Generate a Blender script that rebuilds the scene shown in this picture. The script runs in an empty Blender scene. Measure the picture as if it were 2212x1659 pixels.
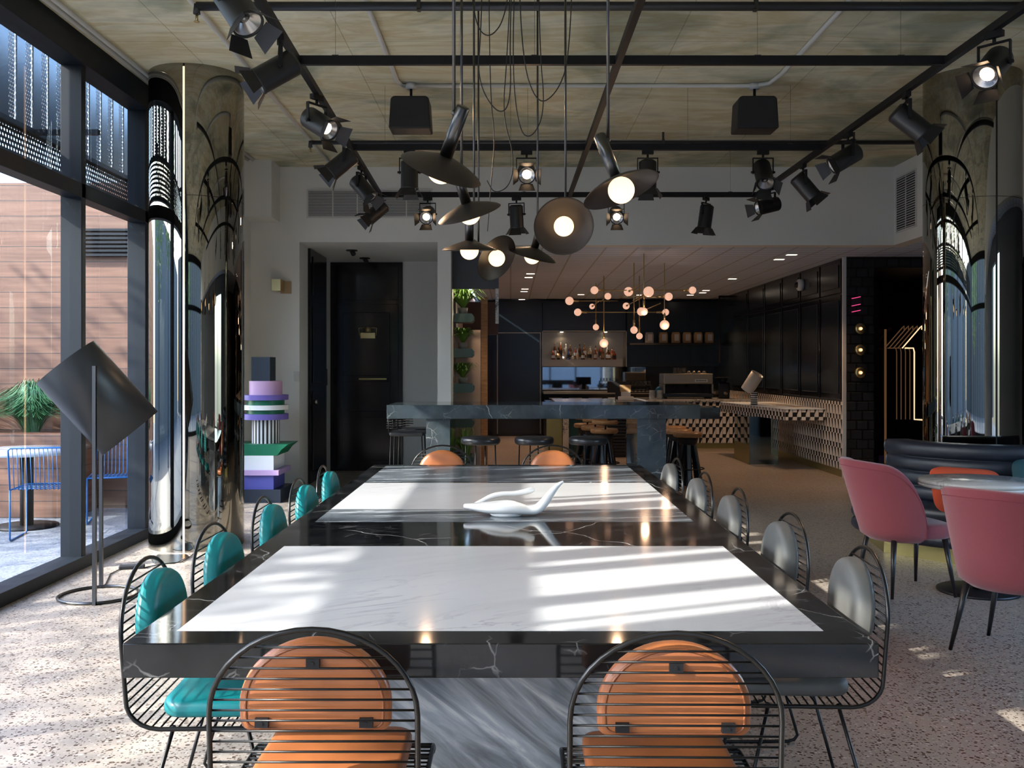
import bpy, math, random
from mathutils import Vector, Matrix, Quaternion
random.seed(7)
S = bpy.context.scene
COL = S.collection
PI = math.pi
F = 2070.0

# ------------------------------------------------------------------ camera, world, sun, exposure
cd = bpy.data.cameras.new('camera')
cam = bpy.data.objects.new('camera', cd); COL.objects.link(cam)
cam.location = (0, 0, 1.5); cam.rotation_euler = (PI/2, 0, 0)
cd.sensor_width = 36; cd.lens = F/2212*36
cd.shift_x = 3/2212; cd.shift_y = -35.5/2212
cd.clip_start = 0.05; cd.clip_end = 400
S.camera = cam
S.view_settings.view_transform = 'Standard'
S.view_settings.look = 'None'
S.view_settings.gamma = 1.0
S.view_settings.use_curve_mapping = False
S.view_settings.exposure = 0.36

w = bpy.data.worlds.new('sky'); S.world = w; w.use_nodes = True
wn = w.node_tree.nodes; wl = w.node_tree.links
sky = wn.new('ShaderNodeTexSky'); sky.sky_type = 'NISHITA'; sky.sun_disc = False
sky.sun_elevation = math.radians(33); sky.sun_rotation = math.radians(248)
sky.air_density = 1.0; sky.dust_density = 2.0
tint = wn.new('ShaderNodeMix'); tint.data_type = 'RGBA'; tint.blend_type = 'MULTIPLY'; tint.inputs[0].default_value = 1
tint.inputs[7].default_value = (.91, .98, 1.07, 1); wl.new(sky.outputs[0], tint.inputs[6])
wl.new(tint.outputs[2], wn['Background'].inputs[0])
wn['Background'].inputs[1].default_value = 1.45

SUN = Vector((0.7863, 0.3177, -0.5299))
sd = bpy.data.lights.new('sun', 'SUN'); so = bpy.data.objects.new('sun', sd); COL.objects.link(so)
so.rotation_euler = SUN.to_track_quat('-Z', 'Y').to_euler(); so.location = (-9, -4, 9)
sd.energy = 10.5; sd.angle = math.radians(0.6); sd.color = (1.0, 0.95, 0.86)

def area(name, loc, rot, sx, sy, power=0, color=(1, 1, 1), portal=False):
    l = bpy.data.lights.new(name, 'AREA'); l.shape = 'RECTANGLE'; l.size = sx; l.size_y = sy
    l.energy = power; l.color = color
    if portal: l.cycles.is_portal = True
    o = bpy.data.objects.new(name, l); COL.objects.link(o); o.location = loc; o.rotation_euler = rot
    return o
# portals: they only steer the sampling of the sky through the glazing, they give off nothing themselves
area('sky_portal', (-3.2, 2.5, 1.95), (0, -PI/2, 0), 3.7, 16, 1, portal=True)
area('sky_portal', (0.8, -5.9, 1.95), (PI/2, 0, 0), 7.6, 3.7, 1, portal=True)

def spot(loc, aim, power, color=(1, .72, .45), size=60, rad=.03, blend=.6):
    l = bpy.data.lights.new('spot_beam', 'SPOT'); l.energy = power; l.color = color
    l.spot_size = math.radians(size); l.spot_blend = blend; l.shadow_soft_size = rad
    o = bpy.data.objects.new('spot_beam', l); COL.objects.link(o); o.location = loc
    o.rotation_euler = Vector(aim).to_track_quat('-Z', 'Y').to_euler()
    return o

# ------------------------------------------------------------------ helpers
def P(x, y, d): return Vector(((x-1103)*d/F, d, 1.5-(y-794)*d/F))
def FX(x, y, z=0.0):                      # a point of the picture on the level z
    d = (1.5-z)*F/(y-794); return Vector(((x-1103)*d/F, d, z))

class MB:
    def __init__(s): s.v = []; s.f = []; s.sm = []
    def face(s, idx, sm=False): s.f.append(tuple(idx)); s.sm.append(sm)
    def box(s, x0, x1, y0, y1, z0, z1, M=None):
        b = len(s.v)
        for z in (z0, z1):
            for x, y in ((x0, y0), (x1, y0), (x1, y1), (x0, y1)):
                p = Vector((x, y, z)); s.v.append(M @ p if M else p)
        for q in ((0, 3, 2, 1), (4, 5, 6, 7), (0, 1, 5, 4), (1, 2, 6, 5), (2, 3, 7, 6), (3, 0, 4, 7)):
            s.face([b+i for i in q])
        return s
    def prism(s, pts, z0, z1, M=None, sm=False):       # pts: 2-D outline (ccw)
        b = len(s.v); n = len(pts)
        for z in (z0, z1):
            for x, y in pts:
                p = Vector((x, y, z)); s.v.append(M @ p if M else p)
        s.face([b+n-1-i for i in range(n)]); s.face([b+n+i for i in range(n)])
        for i in range(n):
            j = (i+1) % n; s.face((b+i, b+j, b+n+j, b+n+i), sm)
        return s
    def quad(s, a, b_, c, d):
        b = len(s.v); s.v += [Vector(a), Vector(b_), Vector(c), Vector(d)]; s.face((b, b+1, b+2, b+3)); return s
    def lathe(s, prof, n=32, M=None, a0=0, a1=2*PI, sm=True):
        b = len(s.v); full = abs(a1-a0-2*PI) < 1e-6; m = n if full else n+1
        for i in range(m):
            a = a0+(a1-a0)*i/n; ca, sa = math.cos(a), math.sin(a)
            for r, z in prof:
                p = Vector((r*ca, r*sa, z)); s.v.append(M @ p if M else p)
        k = len(prof)
        for i in range(n):
            i2 = (i+1) % m if full else i+1
            for j in range(k-1):
                if prof[j][0] < 1e-6 and prof[j+1][0] < 1e-6: continue
                s.face((b+i*k+j, b+i2*k+j, b+i2*k+j+1, b+i*k+j+1), sm)
        return s
    def arc_solid(s, prof, n, a0, a1):
        b = len(s.v); k = len(prof); s.lathe(prof, n, None, a0, a1)
        s.face([b+j for j in range(k)][::-1]); s.face([b+n*k+j for j in range(k)]); return s
    def tube(s, path, r, n=8, closed=False, taper=None):
        path = [Vector(p) for p in path]; N = len(path); b = len(s.v)
        t0 = (path[1]-path[0]).normalized()
        up = Vector((0, 0, 1)) if abs(t0.z) < .9 else Vector((1, 0, 0))
        nrm = t0.cross(up).normalized(); prev = t0
        for i, p in enumerate(path):
            if closed: t = (path[(i+1) % N]-path[i-1]).normalized()
            elif i == 0: t = t0
            elif i == N-1: t = (path[-1]-path[-2]).normalized()
            else: t = ((path[i+1]-p).normalized()+(p-path[i-1]).normalized())
            if t.length < 1e-6: t = prev
            t = t.normalized()
            q = prev.rotation_difference(t); nrm = (q @ nrm); nrm = (nrm-t*nrm.dot(t)).normalized(); prev = t
            bi = t.cross(nrm); rr = r if taper is None else r+(taper-r)*i/(N-1)
            for k in range(n):
                a = 2*PI*k/n; s.v.append(p+(nrm*math.cos(a)+bi*math.sin(a))*rr)
        M_ = N if closed else N-1
        for i in range(M_):
            j = (i+1) % N
            for k in range(n):
                k2 = (k+1) % n; s.face((b+i*n+k, b+i*n+k2, b+j*n+k2, b+j*n+k), True)
        if not closed:
            s.face([b+n-1-k for k in range(n)]); s.face([b+(N-1)*n+k for k in range(n)])
        return s
    def cyl(s, a, b_, r, n=16, r2=None): return s.tube([a, b_], r, n, taper=r2)
    def sphere(s, c, r, n=16, sz=1.0):
        m = n//2; c = Vector(c)
        return s.lathe([(r*math.sin(PI*j/m) if 0 < j < m else 0.0, -r*sz*math.cos(PI*j/m)) for j in range(m+1)], n, Matrix.Translation(c))
    def pillow(s, outl, tf, tb, fmap, rings=((1, 0), (.995, .30), (.972, .60), (.92, .82), (.80, .95), (.5, 1.0), (.2, 1.0))):
        cx = sum(p[0] for p in outl)/len(outl); cy = sum(p[1] for p in outl)/len(outl); n = len(outl)
        for side, T in ((1, tf), (-1, tb)):
            b = len(s.v)
            for sc, h in rings:
                for x, y in outl: s.v.append(Vector(fmap(cx+(x-cx)*sc, cy+(y-cy)*sc, side*h*T)))
            s.v.append(Vector(fmap(cx, cy, side*T))); R = len(rings)
            for k in range(R-1):
                for i in range(n):
                    j = (i+1) % n; q = (b+k*n+i, b+k*n+j, b+(k+1)*n+j, b+(k+1)*n+i)
                    s.face(q if side > 0 else q[::-1], True)
            for i in range(n):
                j = (i+1) % n; q = (b+(R-1)*n+i, b+(R-1)*n+j, b+R*n); s.face(q if side > 0 else q[::-1], True)
        return s
    def build(s, name, mat, parent=None, loc=None, bevel=0, rot=None, seg=2):
        me = bpy.data.meshes.new(name); me.from_pydata([tuple(v) for v in s.v], [], s.f)
        me.polygons.foreach_set('use_smooth', s.sm); me.materials.append(mat); me.update()
        o = bpy.data.objects.new(name, me); COL.objects.link(o)
        if parent: o.parent = parent
        if loc is not None: o.location = loc
        if rot is not None: o.rotation_euler = rot
        if bevel:
            m = o.modifiers.new('bevel', 'BEVEL'); m.width = bevel; m.segments = seg; m.limit_method = 'ANGLE'
        return o

def tag(o, label, cat, group=None, kind=None):
    o['label'] = label; o['category'] = cat
    if group: o['group'] = group
    if kind: o['kind'] = kind
    return o
def empty(name, loc, label, cat, group=None, rz=0):
    o = bpy.data.objects.new(name, None); COL.objects.link(o); o.empty_display_size = .1
    o.location = loc; o.rotation_euler = (0, 0, rz); tag(o, label, cat, group); return o
def struct(o): o['kind'] = 'structure'; return o
KIDS = {}
def copy_tree(o, parent=None):
    c = o.copy(); COL.objects.link(c)
    if parent: c.parent = parent
    for ch in [x for x in o.children]: copy_tree(ch, c)
    return c
def inst(proto, loc, rz, label, group=None, first=set()):
    if proto.name in first: o = copy_tree(proto)
    else: o = proto; first.add(proto.name)
    o.location = loc; o.rotation_euler = (0, 0, rz); o['label'] = label
    if group: o['group'] = group
    return o
def basis(zdir, origin=(0, 0, 0)):
    q = Vector((0, 0, 1)).rotation_difference(Vector(zdir).normalized())
    return Matrix.Translation(Vector(origin)) @ q.to_matrix().to_4x4()

# ------------------------------------------------------------------ materials
def new(name):
    m = bpy.data.materials.new(name); m.use_nodes = True
    return m, m.node_tree.nodes, m.node_tree.links, m.node_tree.nodes['Principled BSDF']
def mat(name, c, r=.5, metal=0, emit=0, ecol=None, coat=0, bump=0, bscale=60, trans=0, alpha=None, spec=None, sheen=0, var=0):
    m, N, L, B = new(name)
    B.inputs['Base Color'].default_value = (*c, 1); B.inputs['Roughness'].default_value = r
    B.inputs['Metallic'].default_value = metal
    if spec is not None: B.inputs['Specular IOR Level'].default_value = spec
    if coat: B.inputs['Coat Weight'].default_value = coat; B.inputs['Coat Roughness'].default_value = .05
    if sheen: B.inputs['Sheen Weight'].default_value = sheen
    if trans: B.inputs['Transmission Weight'].default_value = trans
    if emit:
        B.inputs['Emission Color'].default_value = (*(ecol or c), 1); B.inputs['Emission Strength'].default_value = emit
    if bump or var:
        tc = N.new('ShaderNodeTexCoord'); n = N.new('ShaderNodeTexNoise'); n.inputs['Scale'].default_value = bscale
        n.inputs['Detail'].default_value = 4; L.new(tc.outputs['Object'], n.inputs['Vector'])
        if bump:
            bp = N.new('ShaderNodeBump'); bp.inputs['Strength'].default_value = bump; bp.inputs['Distance'].default_value = .002
            L.new(n.outputs['Fac'], bp.inputs['Height']); L.new(bp.outputs[0], B.inputs['Normal'])
        if var:
            mx = N.new('ShaderNodeMix'); mx.data_type = 'RGBA'
            mx.inputs[6].default_value = (*[v*(1-var) for v in c], 1); mx.inputs[7].default_value = (*[min(1, v*(1+var)) for v in c], 1)
            L.new(n.outputs['Fac'], mx.inputs[0]); L.new(mx.outputs[2], B.inputs['Base Color'])
    return m
def ramp(N, L, src, stops):
    r = N.new('ShaderNodeValToRGB'); e = r.color_ramp.elements
    while len(e) < len(stops): e.new(.5)
    for k, (p, c) in enumerate(stops):
        e[k].position = p; e[k].color = (*c, 1) if len(c) == 3 else c
    L.new(src, r.inputs[0]); return r.outputs[0]
def mapping(N, L, scale=(1, 1, 1), rot=(0, 0, 0), coord='Object'):
    tc = N.new('ShaderNodeTexCoord'); mp = N.new('ShaderNodeMapping')
    mp.inputs['Scale'].default_value = scale; mp.inputs['Rotation'].default_value = rot
    L.new(tc.outputs[coord], mp.inputs[0]); return mp.outputs[0]
def mapping2(N, L, rot, scale):
    tc = N.new('ShaderNodeTexCoord'); a = N.new('ShaderNodeMapping'); b = N.new('ShaderNodeMapping')
    a.inputs['Rotation'].default_value = rot; b.inputs['Scale'].default_value = scale
    L.new(tc.outputs['Object'], a.inputs[0]); L.new(a.outputs[0], b.inputs[0]); return b.outputs[0]
def noise(N, L, vec, scale, detail=4, dist=0, rough=.5):
    n = N.new('ShaderNodeTexNoise'); n.inputs['Scale'].default_value = scale; n.inputs['Detail'].default_value = detail
    n.inputs['Distortion'].default_value = dist; n.inputs['Roughness'].default_value = rough
    L.new(vec, n.inputs['Vector']); return n.outputs['Fac']
def mixc(N, L, fac, a, b, mode='MIX'):
    m = N.new('ShaderNodeMix'); m.data_type = 'RGBA'; m.blend_type = mode
    for i, x in ((0, fac), (6, a), (7, b)):
        if hasattr(x, 'is_output') or hasattr(x, 'links'): L.new(x, m.inputs[i])
        elif i == 0: m.inputs[0].default_value = x
        else: m.inputs[i].default_value = (*x, 1)
    return m.outputs[2]
def math_(N, L, op, a, b=None, c=None):
    m = N.new('ShaderNodeMath'); m.operation = op
    for i, x in enumerate((a, b, c)):
        if x is None: continue
        if hasattr(x, 'links'): L.new(x, m.inputs[i])
        else: m.inputs[i].default_value = x
    return m.outputs[0]

def black_marble(name='black_marble', lo=(.003, .0035, .004), hi=(.013, .014, .015), vs=1.5, g0=.47, ior=1.45):
    m, N, L, B = new(name)
    v = mapping(N, L)
    warp = N.new('ShaderNodeTexNoise'); warp.inputs['Scale'].default_value = 1.3; warp.inputs['Detail'].default_value = 6
    L.new(v, warp.inputs['Vector'])
    ad = N.new('ShaderNodeVectorMath'); ad.operation = 'MULTIPLY_ADD'; ad.inputs[1].default_value = (.55, .55, .55)
    L.new(warp.outputs['Color'], ad.inputs[0]); L.new(v, ad.inputs[2])
    vo = N.new('ShaderNodeTexVoronoi'); vo.feature = 'DISTANCE_TO_EDGE'; vo.inputs['Scale'].default_value = vs
    L.new(ad.outputs[0], vo.inputs['Vector'])
    vein = ramp(N, L, vo.outputs['Distance'], [(0, (.8, .8, .8)), (.004, (.2, .2, .2)), (.009, (0, 0, 0))])
    gate = ramp(N, L, noise(N, L, v, 2.1, 3), [(g0, (0, 0, 0)), (g0+.13, (1, 1, 1))])
    vo2 = N.new('ShaderNodeTexVoronoi'); vo2.feature = 'DISTANCE_TO_EDGE'; vo2.inputs['Scale'].default_value = 9
    L.new(ad.outputs[0], vo2.inputs['Vector'])
    fine = ramp(N, L, vo2.outputs['Distance'], [(0, (.7, .7, .7)), (.028, (0, 0, 0))])
    gate2 = ramp(N, L, noise(N, L, v, 6, 5), [(.52, (0, 0, 0)), (.7, (1, 1, 1))])
    cloud = ramp(N, L, noise(N, L, v, 5, 8, .5), [(.3, lo), (.7, hi)])
    c1 = mixc(N, L, mixc(N, L, 1, vein, gate, 'MULTIPLY'), cloud, (.62, .62, .60))
    c2 = mixc(N, L, mixc(N, L, 1, fine, gate2, 'MULTIPLY'), c1, (.30, .30, .29))
    L.new(c2, B.inputs['Base Color']); B.inputs['Roughness'].default_value = .07
    B.inputs['IOR'].default_value = ior
    return m
def white_marble(name='white_marble', c=(.56, .56, .565), vc=(.34, .34, .36), sc=1.0, rot=.5, rough=.10, amt=.75, vw=1.0):
    m, N, L, B = new(name)
    v = mapping2(N, L, (0, 0, -rot), (.8*sc, 3.0*sc, 2*sc))
    n1 = noise(N, L, v, 1.6, 9, 1.6, .55)
    veins = ramp(N, L, n1, [(.5-.03*vw, (0, 0, 0)), (.50, (1, 1, 1)), (.5+.015*vw, (0, 0, 0))])
    gate = ramp(N, L, noise(N, L, mapping(N, L), 1.4, 3), [(.45, (0, 0, 0)), (.65, (amt, amt, amt))])
    n2 = ramp(N, L, noise(N, L, v, 1.0, 6, .8), [(.35, tuple(x*.9 for x in c)), (.7, c)])
    L.new(mixc(N, L, mixc(N, L, 1, veins, gate, 'MULTIPLY'), n2, vc), B.inputs['Base Color'])
    B.inputs['Roughness'].default_value = rough; B.inputs['IOR'].default_value = 1.42
    return m
def grey_marble(name='grey_marble', rot=(0, -.65, .0), scale=(1.0, 6, 8), g=1.8):
    m, N, L, B = new(name)
    v = mapping2(N, L, rot, scale)
    n1 = noise(N, L, v, 1.7, 10, .9, .62)
    L.new(ramp(N, L, n1, [(.30, tuple(x*g for x in (.035, .042, .05))), (.44, tuple(x*g for x in (.10, .115, .13))), (.54, tuple(x*g for x in (.16, .18, .20))), (.60, (.46, .48, .50)), (.67, tuple(x*g for x in (.14, .16, .18)))]), B.inputs['Base Color'])
    B.inputs['Roughness'].default_value = .14
    return m
def terrazzo(name, base, chips, dark, sc=42, rough=.32):
    m, N, L, B = new(name)
    v = mapping(N, L)
    c = ramp(N, L, noise(N, L, v, .9, 4), [(.3, tuple(x*.90 for x in base)), (.7, tuple(min(1, x*1.10) for x in base))])
    for k, (f, th) in enumerate(((1.0, .36), (1.7, .36))):
        vo = N.new('ShaderNodeTexVoronoi'); vo.inputs['Scale'].default_value = sc*f; L.new(v, vo.inputs['Vector'])
        r = N.new('ShaderNodeSeparateColor'); L.new(vo.outputs['Color'], r.inputs[0])
        sz = math_(N, L, 'MULTIPLY_ADD', r.outputs[1], .22, th-.16)
        chip = math_(N, L, 'LESS_THAN', vo.outputs['Distance'], sz)
        pick = ramp(N, L, r.outputs[0], [(.50, dark), (.55, tuple(x*.6 for x in base)), (.75, base), (.92, chips)])
        c = mixc(N, L, chip, c, pick)
    L.new(c, B.inputs['Base Color']); B.inputs['Roughness'].default_value = rough
    return m
def concrete():
    m, N, L, B = new('concrete_slab')
    v = mapping(N, L); vs = mapping(N, L, (.45, 1.5, 1))
    a = ramp(N, L, noise(N, L, vs, 1.4, 8, .6, .6), [(.28, (.40, .385, .28)), (.42, (.64, .61, .46)), (.50, (.54, .465, .29)), (.57, (.66, .63, .48)), (.66, (.50, .48, .36)), (.78, (.74, .72, .60))])
    b = ramp(N, L, noise(N, L, v, .8, 6, 1.2), [(.38, (.55, .60, .58)), (.47, (.85, .87, .83)), (.52, (1, 1, .97)), (.60, (.92, .90, .84))])
    c = mixc(N, L, 1, a, b, 'MULTIPLY')
    spots = ramp(N, L, noise(N, L, v, 7, 8, 0, .7), [(.60, (0, 0, 0)), (.74, (.6, .6, .6))])
    c = mixc(N, L, spots, c, (.40, .30, .20))
    br = N.new('ShaderNodeTexBrick'); br.offset = 0; br.inputs['Scale'].default_value = 1
    br.inputs['Mortar Size'].default_value = .004; br.inputs['Brick Width'].default_value = 1.25; br.inputs['Row Height'].default_value = 2.42
    br.inputs['Color1'].default_value = (1, 1, 1, 1); br.inputs['Color2'].default_value = (.93, .93, .93, 1); br.inputs['Mortar'].default_value = (.62, .6, .55, 1)
    L.new(v, br.inputs['Vector'])
    c = mixc(N, L, 1, c, br.outputs['Color'], 'MULTIPLY')
    L.new(c, B.inputs['Base Color']); B.inputs['Roughness'].default_value = .75
    return m
def timber(name='cedar_boards', h=.165):
    m, N, L, B = new(name)
    tc = N.new('ShaderNodeTexCoord'); sx = N.new('ShaderNodeSeparateXYZ'); L.new(tc.outputs['Object'], sx.inputs[0])
    row = math_(N, L, 'DIVIDE', sx.outputs[2], h); fr = math_(N, L, 'FRACT', row); fl = math_(N, L, 'FLOOR', row)
    gap = math_(N, L, 'LESS_THAN', fr, .05)
    cb = N.new('ShaderNodeCombineXYZ'); L.new(sx.outputs[0], cb.inputs[0]); L.new(math_(N, L, 'MULTIPLY', sx.outputs[2], 14), cb.inputs[2]); L.new(fl, cb.inputs[1])
    g = ramp(N, L, noise(N, L, cb.outputs[0], 1.6, 6, .4), [(.3, (.12, .052, .028)), (.55, (.175, .082, .046)), (.75, (.215, .115, .07))])
    wn_ = N.new('ShaderNodeTexWhiteNoise'); wn_.noise_dimensions = '1D'; L.new(fl, wn_.inputs['W'])
    tone = ramp(N, L, wn_.outputs['Value'], [(0, (.8, .8, .8)), (1, (1.0, 1.0, 1.0))])
    c = mixc(N, L, 1, g, tone, 'MULTIPLY')
    L.new(mixc(N, L, gap, c, (.03, .02, .015)), B.inputs['Base Color']); B.inputs['Roughness'].default_value = .6
    return m
def wood():
    m, N, L, B = new('oak')
    v = mapping(N, L, (2, 14, 14))
    L.new(ramp(N, L, noise(N, L, v, 2.5, 6, .5), [(.3, (.30, .14, .055)), (.7, (.50, .27, .12))]), B.inputs['Base Color'])
    B.inputs['Roughness'].default_value = .4
    return m
def glass_mat(name='window_glass', tint=(.93, .97, 1.0), refl=1.0):
    m, N, L, B = new(name); N.remove(B)
    out = N['Material Output']
    tr = N.new('ShaderNodeBsdfTransparent'); tr.inputs[0].default_value = (*tint, 1)
    gl = N.new('ShaderNodeBsdfGlossy'); gl.inputs['Roughness'].default_value = .0
    lw = N.new('ShaderNodeLayerWeight'); lw.inputs['Blend'].default_value = .5; p5 = math_(N, L, 'POWER', lw.outputs['Facing'], 5.0)
    fac = math_(N, L, 'MULTIPLY', math_(N, L, 'MULTIPLY_ADD', p5, .94, .05), refl)
    mx = N.new('ShaderNodeMixShader'); L.new(fac, mx.inputs[0]); L.new(tr.outputs[0], mx.inputs[1]); L.new(gl.outputs[0], mx.inputs[2])
    L.new(mx.outputs[0], out.inputs[0]); return m
def perforated(name='perforated_metal', pitch=.03, rad=.30, c=(.02, .022, .026)):
    m, N, L, B = new(name); out = N['Material Output']
    B.inputs['Base Color'].default_value = (*c, 1); B.inputs['Roughness'].default_value = .5
    tc = N.new('ShaderNodeTexCoord'); sx = N.new('ShaderNodeSeparateXYZ'); L.new(tc.outputs['Object'], sx.inputs[0])
    u = math_(N, L, 'DIVIDE', math_(N, L, 'ADD', sx.outputs[1], sx.outputs[0]), pitch)
    vv = math_(N, L, 'DIVIDE', sx.outputs[2], pitch)
    odd = math_(N, L, 'MULTIPLY', math_(N, L, 'MODULO', math_(N, L, 'FLOOR', vv), 2), .5)
    fu = math_(N, L, 'SUBTRACT', math_(N, L, 'FRACT', math_(N, L, 'ADD', u, math_(N, L, 'ABSOLUTE', odd))), .5)
    fv = math_(N, L, 'SUBTRACT', math_(N, L, 'FRACT', vv), .5)
    d = math_(N, L, 'SQRT', math_(N, L, 'ADD', math_(N, L, 'MULTIPLY', fu, fu), math_(N, L, 'MULTIPLY', fv, fv)))
    hole = math_(N, L, 'LESS_THAN', d, rad)
    tr = N.new('ShaderNodeBsdfTransparent'); mx = N.new('ShaderNodeMixShader')
    L.new(hole, mx.inputs[0]); L.new(B.outputs[0], mx.inputs[1]); L.new(tr.outputs[0], mx.inputs[2]); L.new(mx.outputs[0], out.inputs[0])
    return m
def zigzag(name, axis, pu=.125, pv=.197):           # black and white printed tiles, rows of leaning blocks
    m, N, L, B = new(name)
    tc = N.new('ShaderNodeTexCoord'); sx = N.new('ShaderNodeSeparateXYZ'); L.new(tc.outputs['Object'], sx.inputs[0])
    v = math_(N, L, 'DIVIDE', sx.outputs[2], pv); fv = math_(N, L, 'FRACT', v); row = math_(N, L, 'FLOOR', v)
    u = math_(N, L, 'DIVIDE', sx.outputs[axis], pu)
    fu = math_(N, L, 'FRACT', u)
    # white: a leaning face (left half) and a block (right half); black: the triangle above the face, the strip below the block
    tri = math_(N, L, 'MULTIPLY', math_(N, L, 'GREATER_THAN', fv, math_(N, L, 'MULTIPLY_ADD', fu, 1.55, .16)), math_(N, L, 'LESS_THAN', fu, .5))
    bot = math_(N, L, 'MULTIPLY', math_(N, L, 'LESS_THAN', fv, .34), math_(N, L, 'GREATER_THAN', fu, .5))
    line = math_(N, L, 'LESS_THAN', math_(N, L, 'ABSOLUTE', math_(N, L, 'SUBTRACT', fu, .5)), .022)
    k = math_(N, L, 'MINIMUM', math_(N, L, 'ADD', tri, math_(N, L, 'ADD', bot, line)), 1)
    L.new(mixc(N, L, k, (.62, .56, .50), (.012, .012, .013)), B.inputs['Base Color']); B.inputs['Roughness'].default_value = .25
    return m
def gridceil():
    m, N, L, B = new('white_slat_ceiling')
    br = N.new('ShaderNodeTexBrick'); br.offset = 0; br.inputs['Scale'].default_value = 1
    br.inputs['Brick Width'].default_value = .40; br.inputs['Row Height'].default_value = .22; br.inputs['Mortar Size'].default_value = .013
    br.inputs['Color1'].default_value = (.58, .68, .86, 1); br.inputs['Color2'].default_value = (.54, .64, .82, 1); br.inputs['Mortar'].default_value = (.34, .36, .42, 1)
    L.new(mapping(N, L), br.inputs['Vector']); L.new(br.outputs['Color'], B.inputs['Base Color']); B.inputs['Roughness'].default_value = .6
    return m
def shingle():
    m, N, L, B = new('black_shingles')
    br = N.new('ShaderNodeTexBrick'); br.inputs['Scale'].default_value = 1
    br.inputs['Brick Width'].default_value = .16; br.inputs['Row Height'].default_value = .13; br.inputs['Mortar Size'].default_value = .012
    br.inputs['Color1'].default_value = (.012, .012, .014, 1); br.inputs['Color2'].default_value = (.022, .022, .025, 1); br.inputs['Mortar'].default_value = (.002, .002, .002, 1)
    tc = N.new('ShaderNodeTexCoord'); sx = N.new('ShaderNodeSeparateXYZ'); cb = N.new('ShaderNodeCombineXYZ')
    L.new(tc.outputs['Object'], sx.inputs[0]); L.new(math_(N, L, 'ADD', sx.outputs[0], sx.outputs[1]), cb.inputs[0]); L.new(sx.outputs[2], cb.inputs[1])
    L.new(cb.outputs[0], br.inputs['Vector']); L.new(br.outputs['Color'], B.inputs['Base Color']); B.inputs['Roughness'].default_value = .35
    bp = N.new('ShaderNodeBump'); bp.inputs['Distance'].default_value = .01; L.new(br.outputs['Fac'], bp.inputs['Height']); bp.invert = True
    L.new(bp.outputs[0], B.inputs['Normal'])
    return m
def leather(name, c, r=.42):
    m, N, L, B = new(name); v = mapping(N, L)
    L.new(ramp(N, L, noise(N, L, v, 9, 4), [(.3, tuple(x*.86 for x in c)), (.7, tuple(min(1, x*1.1) for x in c))]), B.inputs['Base Color'])
    B.inputs['Roughness'].default_value = r
    bp = N.new('ShaderNodeBump'); bp.inputs['Strength'].default_value = .12; bp.inputs['Distance'].default_value = .002
    L.new(noise(N, L, v, 160, 3), bp.inputs['Height']); L.new(bp.outputs[0], B.inputs['Normal'])
    return m
def stripes(name, axis, pitch, a, b, duty=.5, ang=False):
    m, N, L, B = new(name)
    tc = N.new('ShaderNodeTexCoord'); sx = N.new('ShaderNodeSeparateXYZ'); L.new(tc.outputs['Object'], sx.inputs[0])
    if ang: s_ = math_(N, L, 'ARCTAN2', sx.outputs[1], sx.outputs[0])
    else: s_ = sx.outputs[axis]
    k = math_(N, L, 'LESS_THAN', math_(N, L, 'FRACT', math_(N, L, 'DIVIDE', s_, pitch)), duty)
    L.new(mixc(N, L, k, b, a), B.inputs['Base Color']); B.inputs['Roughness'].default_value = .35
    return m

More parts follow.
